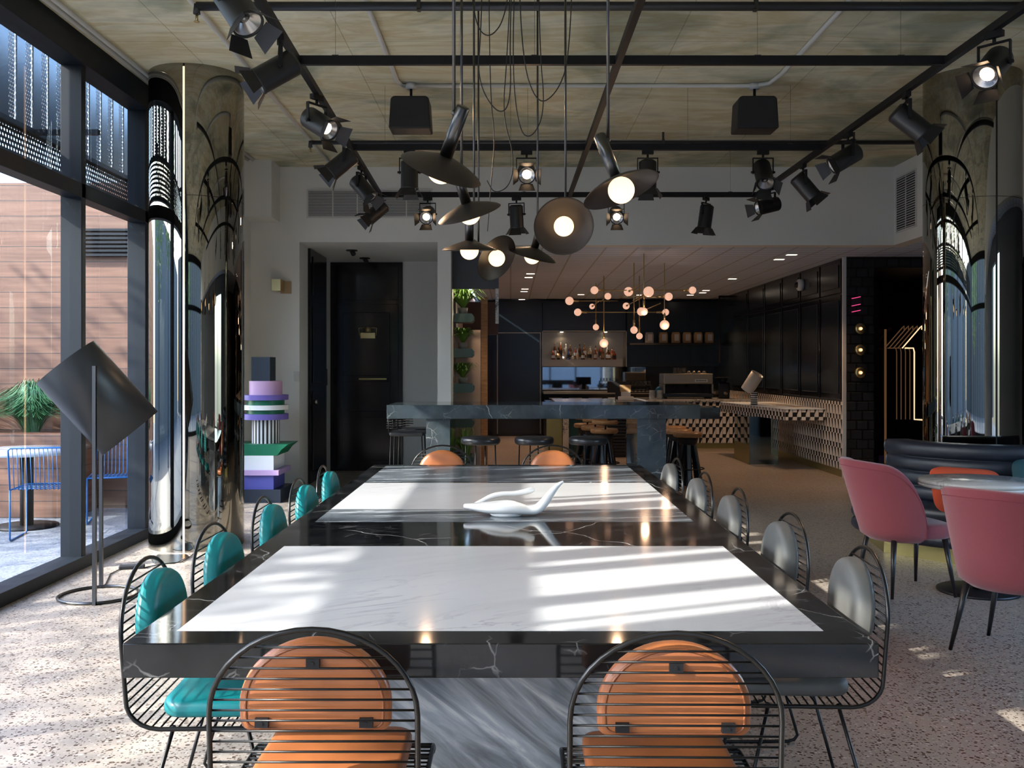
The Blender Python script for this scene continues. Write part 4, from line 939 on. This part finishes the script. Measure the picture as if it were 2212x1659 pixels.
for k, c in enumerate((262, 330, 392, 440, 500, 552, 608, 674, 738, 790, 872, 930)):
    dd = 21.22; x = (1150+c/5.395-1103)*dd/F; h = (1100-(955, 950, 950, 975, 1005, 968, 960, 990, 985, 985, 990, 1010)[k])/5.395*dd/F*1.12
    bottle(x, dd, nz0+.215, h, .034, GL[bc_[k]], caps[(k+1) % 3], '%s bottle, %s from the left in the back row' % (cn[bc_[k]], onum[k]), labm[(k+2) % 4])
tag(MB().box((1172-1103)*21.3/F, (1395-1103)*21.3/F, 21.33, 21.38, 1.5-(842-794)*21.3/F, nz0-.01).build('mirror_splashback', M['splash']), 'mirror splashback under the bottle niche reflecting the windows', 'mirror')
bk = empty('back_counter', (0, 0, 0), 'steel-topped back counter with black appliances under the mirror', 'counter')
d = 20.3
MB().box((1174-1103)*d/F, (1560-1103)*d/F, 20.3, 21.37, .94, .985).build('steel_top', M['steel'], bk); MB().box((1175-1103)*d/F, (1560-1103)*d/F, 20.36, 21.37, 0, .94).build('carcass', M['black'], bk)
for k in range(4):
    X0 = (1176-1103)*d/F+.05+k*.42; f = MB().box(X0, X0+.38, 20.33, 20.36, .55, .90).build('fridge_door', M['black'], bk, bevel=.004); MB().box(X0+.05, X0+.33, 20.315, 20.33, .84, .86).build('handle', M['steel'], f)
# island counter in front
ic = empty('bar_counter', (0, 0, 0), 'bar counter with veined marble top and brass, green and louvred front', 'counter')
X0, X1 = .60, 1.93; zc = .93
MB().box(X0+.02, X1, 16.03, 17.7, 0, zc-.03).build('carcass', M['black'], ic)
MB().box(X0, X0+.26, 16.0, 16.03, 0, zc-.03).build('brass_panel', M['brassd'], ic); MB().box(X0+.27, X0+.37, 15.97, 16.03, 0, zc-.03).build('marble_slab', M['calacatta'], ic)
MB().box(X0+.37, X0+.80, 16.0, 16.03, 0, zc-.03).build('green_panel', mat('bottle_green_panel', (.012, .045, .04), .25), ic)
lo = MB()
for k in range(16): lo.box(X0+.82, X1, 15.995, 16.03, .05+k*.052, .085+k*.052)
lo.build('louvre', M['blackmatt'], ic)
MB().box(X0+.15, 2.65, 15.9, 17.72, zc-.03, zc).build('marble_top', M['calacatta'], ic, bevel=.004)
tc_ = empty('tiled_counter', (0, 0, 0), 'long service counter faced in black and white zigzag tiles', 'counter')
MB().box(1.93, 4.53, 17.8, 18.7, .10, .875).build('tiled_front', M['zzx'], tc_); MB().box(1.90, 4.53, 17.76, 18.7, .875, .915).build('worktop', M['calacatta'], tc_)
MB().box(1.93, 4.53, 17.82, 18.7, 0, .10).build('brass_kick', M['brassd'], tc_)
# tiled shelf on a mirrored pedestal
sh = empty('tiled_ledge', (0, 0, 0), 'thick zigzag-tiled ledge jutting from the right wall over a mirrored block', 'counter')
MB().prism([(3.96, 13.8), (4.53, 13.8), (4.53, 16.6), (3.64, 16.6)], .74, .897).build('slab', M['zzx'], sh); MB().prism([(3.95, 13.79), (4.53, 13.79), (4.53, 16.6), (3.63, 16.6)], .897, .907).build('top', M['whitel'], sh)
sl = MB(); a = Vector((3.955, 13.795, 0)); b = Vector((3.635, 16.6, 0)); sl.quad((a.x-.001, a.y, .74), (b.x-.001, b.y, .74), (b.x-.001, b.y, .897), (a.x-.001, a.y, .897)); sl.build('side_tiles', M['zzy'], sh)
MB().box(3.70, 4.15, 14.86, 15.84, 0, .74).build('mirrored_block', mat('petrol_mirror', (.22, .28, .30), .03, 1), sh); MB().box(3.695, 3.70, 14.86, 15.84, 0, .30).build('brass_side', M['brassd'], sh)
tl = empty('table_lamp', (3.90, 15.35, .907), 'table lamp with tilted ribbed cream shade and striped base on the tiled ledge', 'lamp')
MB().lathe([(0, 0), (.055, 0), (.055, .20), (0, .20)], 28).build('base', M['ringstripe'], tl); MB().cyl((0, 0, .20), (.02, 0, .30), .014, 8).build('neck', M['blackmetal'], tl)
MB().lathe([(.105, -.16), (.105, .16), (.10, .16), (.10, -.16), (.105, -.16)], 36, basis((.45, -.35, .85), (-.03, 0, .36))).build('shade', M['linen'], tl)
for k, (x, y, rz, lb) in enumerate(((4.25, 14.2, .2, 'open newspaper nearest on the tiled ledge'), (4.22, 14.8, -.2, 'folded magazine in the middle of the tiled ledge'), (4.2, 15.4, .4, 'newspaper beside the striped lamp base'))):
    o = tag(MB().box(-.15, .15, -.2, .2, 0, .012).build('newspaper', M['paper'], loc=(x, y, .907), rot=(0, 0, rz)), lb, 'newspaper', 'papers on the tiled ledge')
    MB().box(-.12, .12, -.1, .15, .012, .0125).build('photo', M['kraft'], o)
# right wall cupboards with upper panels
edges = [13.14, 14.05, 15.0, 16.0, 17.1, 18.3, 19.6]
wn_l = ['nearest', 'second', 'third', 'fourth', 'fifth', 'sixth']
for k in range(6):
    a, b = edges[k]+.03, edges[k+1]-.03
    u = empty('panelled_cupboard', (0, 0, 0), 'dark glossy full-height cupboard door on the right bar wall, %s from the front' % wn_l[k], 'cupboard', 'cupboards on the right bar wall')
    dd = MB().box(4.535, 4.559, a, b, 1.06, 2.50).build('door', M['black'], u, bevel=.004); MB().box(4.525, 4.535, a+.07, b-.07, 1.14, 2.43).build('panel', M['navygloss'], dd, bevel=.004)
    d3 = MB().box(4.535, 4.559, a, b, 2.53, 2.98).build('top_door', M['black'], u, bevel=.004); MB().box(4.525, 4.535, a+.07, b-.07, 2.60, 2.92).build('panel', M['navygloss'], d3, bevel=.004)
o = empty('security_camera', (4.52, 14.85, 2.78), 'white dome security camera on the dark cupboards', 'camera')
MB().lathe([(0, 0), (.09, 0), (.09, .06), (.07, .08), (0, .08)], 24, basis((-1, 0, 0))).build('housing', M['whitel'], o); MB().sphere((-.08, 0, 0), .05, 14).build('dome', M['black'], o)
# coffee machine and clutter on the tiled counter
zc2 = .915; d = 18.2
def bx(a, b, y, dep=0): return ((a-1103)*y/F, (b-1103)*y/F)
cm = empty('coffee_machine', ((1484-1103)*d/F, d+.1, zc2), 'wide steel espresso machine on the tiled counter', 'coffee machine')
hw = .47; H_ = lambda y: 1.5-(y-794)*d/F-zc2
MB().box(-hw, hw, -.25, .28, H_(830), H_(807)).build('upper_body', M['steel'], cm, bevel=.02, seg=3); MB().box(-hw+.05, hw-.05, -.05, .28, .08, H_(830)).build('back_panel', M['blackmatt'], cm)
MB().box(-hw, hw, -.28, .28, .03, .10).build('drip_tray', M['navygloss'], cm, bevel=.006)
for x in (-.42, .42): MB().box(x-.03, x+.03, -.2, .2, 0, .03).build('foot', M['blackmatt'], cm)
MB().box(-hw, -hw+.03, -.25, .28, .08, H_(830)).build('side_panel', M['steel'], cm); MB().box(hw-.03, hw, -.25, .28, .08, H_(830)).build('side_panel', M['steel'], cm)
MB().box(.12, .36, -.256, -.25, H_(825), H_(819)).build('name_badge', M['whitel'], cm)
bl = MB()
for k in range(9): bl.box(.145+k*.022, .157+k*.022, -.258, -.256, H_(823.6), H_(820.6))
bl.build('badge_lettering', M['blackmatt'], cm)
for k in range(3): MB().cyl((-.25+k*.25, -.12, H_(830)), (-.25+k*.25, -.12, H_(830)-.06), .035, 14).cyl((-.25+k*.25, -.12, H_(830)-.05), (-.25+k*.25, -.32, H_(830)-.06), .012, 8).build('group_head', M['blackmetal'], cm)
zt2 = 1.5-(807-794)*d/F
for k in range(6):
    x = (1458+k*4.6-1103)*d/F; o = tag(MB().lathe([(0, 0), (.026, 0), (.032, .115), (.029, .115), (.024, .005), (0, .005)], 16).build('drinking_glass', M['clear'], loc=(x, d+.05+(k % 2)*.07, zt2)), 'clear glass on the espresso machine, %s from the left' % onum[k], 'glass', 'glasses on the espresso machine')
for k in range(4):
    x = (1489+k*11-1103)*d/F; tag(MB().lathe([(0, .05), (.02, .05), (.042, .015), (.045, 0), (.04, 0), (.036, .02), (0, .045)], 18).build('upturned_cup', M['steel'], loc=(x, d+.05, zt2)), 'upturned metal cup on the espresso machine, %s from the left' % onum[k], 'cup', 'cups on the espresso machine')
for k, px in enumerate((1406, 1422)):
    st_ = MB(); x = (px-1103)*d/F
    z = 0
    for j in range(9): st_.lathe([(0, z), (.035, z), (.06, z+.012), (.06, z+.0165), (0, z+.0165)], 22); z += .0175
    tag(st_.build('saucer_stack', M['ceramic'], loc=(x, d-.15, zc2)), 'stack of white saucers left of the espresso machine, %s of two' % ('left' if k == 0 else 'right'), 'saucers', 'saucer stacks')
gr = empty('coffee_grinder', ((1543+18-1103)*18.3/F, 18.3, zc2), 'tall black coffee grinder right of the espresso machine', 'grinder')
MB().box(-.11, .11, -.13, .13, 0, .30).build('body', M['black'], gr, bevel=.02); MB().cyl((0, 0, .30), (0, 0, .38), .06, 18, .10).box(-.13, .13, -.13, .13, .38, .40).build('hopper', M['blackmatt'], gr); MB().lathe([(.0, 0), (.04, 0), (.04, .004), (0, .004)], 16, basis((0, -1, 0), (.03, -.13, .10))).build('badge', M['steel'], gr)
pr = empty('receipt_printer', ((1352-1103)*16.6/F, 16.6, zc), 'cream receipt printer with paper curling out on the bar counter', 'printer')
MB().box(-.13, .13, -.09, .09, 0, .07).build('body', M['paper'], pr, bevel=.015); MB().box(-.08, .08, -.02, .06, .07, .15).build('cover', M['paper'], pr, bevel=.01)
MB().prism([(-.09, 0), (.09, 0), (.1, .12), (-.1, .12)], -.004, .004, Matrix.Translation((0, .06, .15)) @ Matrix.Rotation(PI/2-.2, 4, 'X')).build('receipt', M['kraft'], pr)
po = empty('till_screen', ((1336-1103)*17.2/F, 17.2, zc), 'black till screen seen from behind on the bar counter', 'screen')
MB().box(-.2, .2, -.02, .02, .12, .32).build('panel', M['blackmatt'], po, bevel=.008); MB().box(-.05, .05, -.05, .1, 0, .14).build('stand', M['blackmatt'], po)
tag(MB().sphere((0, 0, .11), .075, 18, 1.45).build('blue_canister', mat('blue_glass', (.03, .22, .42), .15, coat=.5), loc=((1424-1103)*18.4/F, 18.45, zc2)), 'blue glass canister at the left of the espresso machine', 'canister')
sb = empty('glass_rack', ((1385-1103)*18.4/F, 18.4, zc2), 'dark rack crowded with glassware left of the blue canister', 'rack')
MB().box(-.26, .2, -.12, .12, .10, .115).box(-.26, .2, -.12, .12, .24, .25).box(-.26, -.25, -.12, .12, 0, .25).box(.19, .2, -.12, .12, 0, .25).build('shelf', M['blackmetal'], sb)
for z in (.115, .25):
    for k in range(6): MB().lathe([(0, 0), (.02, 0), (.026, .075), (.023, .075), (.018, .005), (0, .005)], 12, Matrix.Translation((-.22+k*.075, 0, z))).build('glass', M['clear'], sb)
# coffee bags on the shelf
bs = tag(MB().box((1360-1103)*20.7/F, (1548-1103)*20.7/F, 20.6, 20.95, 1.5-(745-794)*20.7/F, 1.5-(741-794)*20.7/F).build('open_shelf', M['blackmatt']), 'long thin black shelf in front of the cupboards', 'shelf')
zb_ = 1.5-(741-794)*20.7/F
bo = ['leftmost, in dull grey paper', 'second from the left', 'third from the left', 'fourth from the left', 'fifth from the left', 'rightmost']
for k, c in enumerate((1365, 1530, 1675, 1805, 1935, 2065)):
    x = (1150+c/5.395-1103)*20.7/F; wd = .09
    o = empty('coffee_bag', (x, 20.75, zb_), 'kraft coffee bag on the black shelf, '+bo[k], 'bag', 'coffee bags on the shelf')
    MB().prism([(-wd, 0), (wd, 0), (wd*1.05, .17), (wd*.85, .235), (-wd*.85, .235), (-wd*1.05, .17)], -.05, .05, Matrix(((1, 0, 0, 0), (0, 0, -1, 0), (0, 1, 0, 0), (0, 0, 0, 1)))).build('bag', M['pot'] if k == 0 else M['kraft'], o, bevel=.015)
    MB().box(-.035, .06, -.054, -.049, .05, .19).build('label_sticker', M['paper'], o)
tr2 = empty('shelf_frame', ((1566-1103)*20.0/F, 20.0, 0), 'tall black metal frame hanging in the far bar corner', 'frame')
MB().box(-.13, -.10, -.02, .02, 1.6, 3.0).box(.10, .13, -.02, .02, 1.6, 3.0).box(-.13, .13, -.02, .02, 2.96, 3.0).box(-.13, .13, -.02, .02, 2.8, 2.83).build('frame', M['blackmetal'], tr2)

# downlights in the bar ceiling
DL = [(1146, 591), (1142, 599), (1134, 624), (1132, 629.5), (1127, 648), (1126.5, 652), (1255, 636), (1382, 637), (1683, 560), (1710, 550), (1582, 602), (1525, 627), (1518, 632), (1491, 637)]
dn = ['left column, nearest', 'left column, second', 'left column, third', 'left column, fourth', 'left column, fifth', 'left column, farthest', 'left of the brass chandelier', 'behind the brass chandelier', 'nearest pair by the white bulkhead, left', 'nearest pair by the white bulkhead, right', 'alone over the tiled ledge', 'group of three behind the chandelier, nearest', 'group of three behind the chandelier, middle', 'group of three behind the chandelier, farthest']
for k, (x, y) in enumerate(DL):
    p = FX(x, y, BZ)
    if p.y > 21.2: p.y = 21.2
    o = empty('slot_downlight', (p.x, p.y, BZ), 'slim lit ceiling downlight, '+dn[k], 'downlight', 'slot downlights in the bar ceiling')
    MB().box(-.075, .075, -.05, .05, -.004, 0).build('trim', M['grille'], o); MB().box(-.065, .065, -.04, .04, -.006, -.004).build('diffuser', M['downlight'], o)
    if k in (0, 2, 4, 6, 7, 9, 10, 12): spot((p.x, p.y, BZ-.02), (0, 0, -1), 105, (1, .60, .33), 95, .05)

# ------------------------------------------------------------------ brass chandelier over the bar
ch = empty('globe_chandelier', (0, 0, 0), 'sprawling brass chandelier of crossed rods with frosted pink globe bulbs', 'chandelier')
def rod(a, b, r=.0075): MB().cyl(a, b, r, 8).build('rod', M['brass'], ch)
def bulb(px, py, d, rp, sock):
    c = P(px, py, d); r = rp*d/F; MB().sphere(tuple(c), r, 20).build('globe_bulb', M['pinkglobe'], ch)
    s_ = Vector(sock).normalized(); MB().cyl(c+s_*r*.9, c+s_*(r*.9+.10), .016, 10).build('socket', M['brass'], ch)
    return c
for px, ty, gy, rp in ((1391, 548, 673, 8.5), (1369.5, 568, 713, 8), (1435.5, 568, 702, 10.5), (1304.5, 596, 741.6, 9.5), (1381.3, 596, 726, 7), (1287.2, 612, 706.8, 6.7)):
    d = (BZ-1.5)*F/(794-ty); c = P(px, gy, d); bulb(px, gy, d, rp, (0, 0, 1)); rod(c+Vector((0, 0, rp*d/F)), (c.x, c.y, BZ))
def hrod(xa, xb, y, d, ends):
    a, b = P(xa, y, d), P(xb, y, d); rod(a, b)
    for px, rp, s_ in ends: bulb(px, y, d, rp, s_)
hrod(1292, 1488, 627, 13.95, [(1284, 8.5, (1, 0, 0)), (1496, 8, (-1, 0, 0))])
hrod(1336, 1436, 640.8, 12.9, [(1444.5, 8.7, (-1, 0, 0))])
hrod(1239, 1335, 650, 15.5, [(1230, 9, (1, 0, 0))])
hrod(1256, 1430, 674.5, 15.6, [(1248, 8, (1, 0, 0)), (1438, 7.3, (-1, 0, 0))])
for px, py, rp, d0, d1, s_ in ((1357.6, 630, 10, 14.0, 12.9, 1), (1401, 630.4, 11.5, 12.4, 14.0, 1), (1313, 640, 7.3, 15.0, 16.2, 1), (1279, 662, 6, 16.8, 15.5, -1), (1352.6, 661, 7.4, 16.2, 14.2, -1), (1385, 673, 9, 14.9, 13.0, -1)):
    c = bulb(px, py, d0, rp, (0, 1 if d1 > d0 else -1, 0)); rod(c, (c.x, d1, c.z))

for p in (P(1391, 664, 12.7), P(1304.5, 733, 15.7), P(1435.5, 692, 13.8)):      # the light of the bulbs themselves
    l = bpy.data.lights.new('bulb_glow', 'POINT'); l.energy = 2.2; l.color = (1, .62, .38); l.shadow_soft_size = .05
    o = bpy.data.objects.new('bulb_glow', l); COL.objects.link(o); o.location = p+Vector((0, -.12, -.12))

# ------------------------------------------------------------------ lounge beyond the right wall
for k, y in enumerate((710, 756, 805)):
    p = P(1858, y, 13.04); o = empty('brass_button_lamp', p, 'round brass wall light in the dark lounge, %s of three' % ('top', 'middle', 'bottom')[k], 'wall lamp', 'brass button lights in the lounge')
    MB().lathe([(0, 0), (.075, 0), (.068, .03), (.03, .022), (0, .022)], 28, basis((0, -1, 0))).build('dish', M['brass'], o); MB().sphere((0, -.035, 0), .02, 12).build('bulb', M['neonline'], o)
for k, y in enumerate((643, 659, 672)):
    tag(MB().tube([P(1840, y+2, 13.03), P(1859, y-2, 13.03)], .0045, 8).build('pink_neon_tube', M['pinkneon']), 'pink neon line high in the dark lounge, %s of three' % ('top', 'middle', 'bottom')[k], 'neon', 'pink neon lines')
ne = empty('neon_frames', (0, 0, 0), 'row of warm neon rectangle outlines with slanting tops glowing in the lounge', 'neon sign')
dd = 15.0
for k in range(5):
    x = 1975-k*9.5; y0 = 752; d = dd+k*.28
    rr = [P(x+18, 907, d), P(x, 906, d), P(x, 785, d), P(x, 760, d), P(x-2, 752, d), P(x-20, 752, d)]
    if k: rr = rr[1:]
    MB().tube(rr, .011 if k == 0 else .008, 8).build('neon_tube', M['neon'] if k < 1 else M['neondim'], ne)
    MB().tube([P(x-26, 752, d), P(x+12, 708, d), P(x+16, 704, d), P(x+16, 712, d)], .009, 8).build('neon_tube', M['neon'] if k < 1 else M['neondim'], ne)
tag(MB().box(5.86, 5.885, 15.0, 15.03, 0, 2.1).build('copper_post', M['neondim']), 'thin glowing copper upright left of the neon frames', 'post')
tag(MB().box(5.9, 7.2, 16.4, 16.45, 0, 2.6).build('brown_screen', mat('dark_brown_glass', (.03, .012, .006), .12)), 'dark brown glass screen behind the neon frames', 'screen')
spot((5.2, 15.5, 2.8), (.0, .1, -1), 8, (.25, .2, 1), 90)

# ------------------------------------------------------------------ banquette, cushions, round table, rose chairs
BC = Vector((3.97, 8.02, 0))
ba = empty('round_banquette', BC, 'round navy leather banquette with horizontal rolls on a brass plinth', 'banquette')
MB().lathe([(0, 0), (.97, 0), (.97, .13), (0, .13)], 8, Matrix.Rotation(.25, 4, 'Z'), sm=False).build('plinth', M['brassd'], ba)
pr_ = [(.60, .44), (.60, .13), (.95, .13)]
for k in range(3):
    z0 = .13+k*.10
    for a in range(7): an = -PI/2+PI*a/6; pr_.append((1.03+.035*math.cos(an), z0+.05+.05*math.sin(an)))
pr_ += [(.98, .44), (.60, .44)]
MB().arc_solid(pr_, 60, math.radians(168), math.radians(372)).build('seat', M['navy'], ba)
pr_ = [(.60, .44)]
for k in range(4):
    z0 = .44+k*.116
    for a in range(7): an = -PI/2+PI*a/6; pr_.append((.765+.014*k+.030*math.cos(an), z0+.058+.058*math.sin(an)))
pr_ += [(.74, .905), (.64, .905), (.60, .88), (.60, .44)]
MB().arc_solid(pr_, 60, math.radians(178), math.radians(362)).build('backrest', M['navy'], ba)
def cushion(loc, sz, rot, m, label):
    out = []
    for k in range(40):
        a = 2*PI*k/40; c, s = math.cos(a), math.sin(a); e = .35; out.append((sz*abs(c)**e*(1 if c > 0 else -1), sz*abs(s)**e*(1 if s > 0 else -1)))
    o = MB().pillow(out, .07, .07, lambda u, v, h: (u, h, v), rings=((1, 0), (.95, .25), (.85, .5), (.65, .8), (.35, .97), (.1, 1))).build('throw_cushion', m, loc=loc, rot=rot)
    return tag(o, label, 'cushion', 'throw cushions on the banquette')
cushion((3.33, 6.97, .60), .25, (-.95, .05, -.25), M['orange'], 'orange throw cushion lying on the banquette behind the marble table')
cushion((3.88, 6.98, .63), .21, (-.30, -.02, .0), M['tealc'], 'dark petrol throw cushion leaning at the right edge of the picture')
rt = empty('round_table', (3.13, 6.42, 0), 'round veined marble table on a black pedestal between the rose chairs', 'table')
MB().lathe([(0, .70), (.355, .70), (.37, .706), (.37, .722), (0, .722)], 64).build('lower_slab', M['calacatta'], rt); MB().lathe([(0, .724), (.37, .724), (.37, .742), (.362, .75), (0, .75)], 64).build('tabletop', M['calacatta'], rt)
MB().lathe([(0, .02), (.035, .02), (.035, .70), (0, .70)], 24).build('pedestal', M['blacklegs'], rt); MB().lathe([(0, 0), (.258, 0), (.258, .012), (.25, .018), (0, .02)], 56).build('base', M['blacklegs'], rt)
def rose_chair():
    c = empty('rose_chair', (0, 0, 0), 'x', 'chair', 'rose upholstered chairs at the round table')
    n = 44; mb = MB(); rowsN = 10; amax = math.radians(100)
    def topz(a):
        t_ = (abs(a)-math.radians(50))/(math.radians(100)-math.radians(50)); t_ = min(1, max(0, t_)); t_ = t_**2.2; return .88-.02*(abs(a)/.87)**2*(1 if abs(a) < .87 else 1)-.34*t_
    def pt(a, q, inner):
        z = .385+(topz(a)-.385)*q; f = (z-.36)/.5
        R_ = .245+.075*max(0, f)**.8-(.05-.015*f if inner else 0); ba_ = -.0-.09*max(0, f-.1)*max(0, math.cos(a))
        e = 1.0
        return Vector((R_*1.04*math.sin(a), -R_*.98*math.cos(a)+ba_, z))
    rows = [[pt(-amax+2*amax*i/n, q/rowsN, False) for i in range(n+1)] for q in range(rowsN+1)]
    lip = [[(pt(-amax+2*amax*i/n, 1, False)*.5+pt(-amax+2*amax*i/n, 1, True)*.5)+Vector((0, 0, .016)) for i in range(n+1)]]
    rows = [[Vector((p.x*.80, p.y*.80, .352)) for p in rows[0]]]+rows+lip+[[pt(-amax+2*amax*i/n, 1-q/rowsN, True) for i in range(n+1)] for q in range(rowsN+1)]
    b = len(mb.v)
    for r_ in rows: mb.v += r_
    W = n+1
    for r_ in range(len(rows)-1):
        for i in range(n): mb.face((b+r_*W+i, b+r_*W+i+1, b+(r_+1)*W+i+1, b+(r_+1)*W+i), True)
    for e in (0, n): mb.face([b+r_*W+e for r_ in range(len(rows))] if e else [b+r_*W for r_ in range(len(rows))][::-1], False)
    sh_ = mb.build('shell', M['pink'], c)
    MB().tube([pt(-amax+2*amax*i/n, .93, False)*1.003 for i in range(n+1)], .0022, 5).build('seam', M['pinkseam'], sh_)
    out = []
    for k in range(36): a = 2*PI*k/36; e_ = .6; sa, ca = math.sin(a), math.cos(a); out.append((.235*math.copysign(abs(sa)**e_, sa), .05+.26*math.copysign(abs(ca)**e_, ca)))
    MB().pillow(out, .055, .055, lambda u, v, h: (u, v, .420+h)).build('seat', M['pink'], c)
    for x, y in ((-.17, -.13), (.17, -.13), (-.17, .22), (.17, .22)):
        MB().cyl((x, y, .39), (x*1.42, y*1.25-.02, 0), .019, 12, .010).build('leg', M['blacklegs'], c)
    return c
rc = rose_chair()
inst(rc, (2.62, 6.46, 0), -PI/2+.12, 'rose pink upholstered chair nearer the bar, left of the marble table')
inst(rc, (2.63, 5.02, 0), -PI/2+.68, 'rose pink upholstered chair cut off by the right edge')

# ------------------------------------------------------------------ terrace furniture
ot = empty('terrace_table', (-4.62, 9.15, -.02), 'round marble terrace table on a dark pedestal outside the glass', 'table')
MB().lathe([(0, .70), (.46, .70), (.46, .745), (0, .745)], 56).build('tabletop', M['wmarble'], ot); MB().cyl((0, 0, .01), (0, 0, .70), .06, 20).build('pedestal', M['blackmetal'], ot); MB().lathe([(0, 0), (.28, 0), (.28, .02), (0, .02)], 48).build('base', M['blackmetal'], ot)
def blue_chair():
    c = empty('blue_wire_chair', (0, 0, 0), 'x', 'chair', 'blue wire chairs on the terrace')
    w2 = .25
    for s in (-1, 1): MB().tube([(s*w2, .0, .45), (s*w2, .0, .02), (s*w2, .02, .008), (s*w2, .44, .008), (s*w2, .46, .02), (s*w2, .46, .45)], .008, 8).build('leg', M['bluewire'], c)
    MB().tube([(-w2, 0, .45), (-w2, -.05, .80), (-w2+.02, -.052, .82), (w2-.02, -.052, .82), (w2, -.05, .80), (w2, 0, .45), (w2, .46, .45), (-w2, .46, .45)], .008, 8, closed=True).build('frame', M['bluewire'], c)
    g = MB()
    for k in range(13): x = -w2+.5*(k+1)/14; g.tube([(x, -.052, .82), (x, 0, .45), (x, .46, .45)], .0035, 6)
    for y in (.12, .24, .36): g.tube([(-w2, y, .446), (w2, y, .446)], .004, 6)
    g.build('wire_grid', M['bluewire'], c); return c
bch = blue_chair()
inst(bch, (-4.12, 8.40, -.02), .18, 'blue wire chair nearest the glass on the terrace, left of the thick mullion')
inst(bch, (-3.98, 9.75, -.02), PI+.3, 'blue wire chair on the far side of the terrace table, behind the mullion')
pl = empty('planter_trough', (-5.35, 9.98, -.02), 'dark timber planter trough on the terrace with feathery green grasses', 'planter')
MB().box(-.9, .9, -.3, .3, 0, .85).build('trough', M['cedar'], pl)
fm = MB(); rnd = random.Random(3)
for _ in range(3600):
    cx = rnd.choice((-.45, .36, .36))+rnd.uniform(-.06, .06); a = rnd.uniform(0, 2*PI); l = rnd.uniform(.30, .62); sp = rnd.uniform(.05, .62); pts = []
    for k in range(4): t_ = k/3; pts.append(Vector((cx+math.cos(a)*sp*t_**1.3, math.sin(a)*sp*.6*t_**1.3, .82+l*math.sin(t_*2.15)*(1-.5*sp))))
    wv = Vector((-math.sin(a), math.cos(a), 0))*.0035
    for k in range(3): b = len(fm.v); fm.v += [pts[k]-wv, pts[k]+wv, pts[k+1]+wv*.6, pts[k+1]-wv*.6]; fm.face((b, b+1, b+2, b+3))
fm.build('foliage', M['fern'], pl)['kind'] = 'stuff'
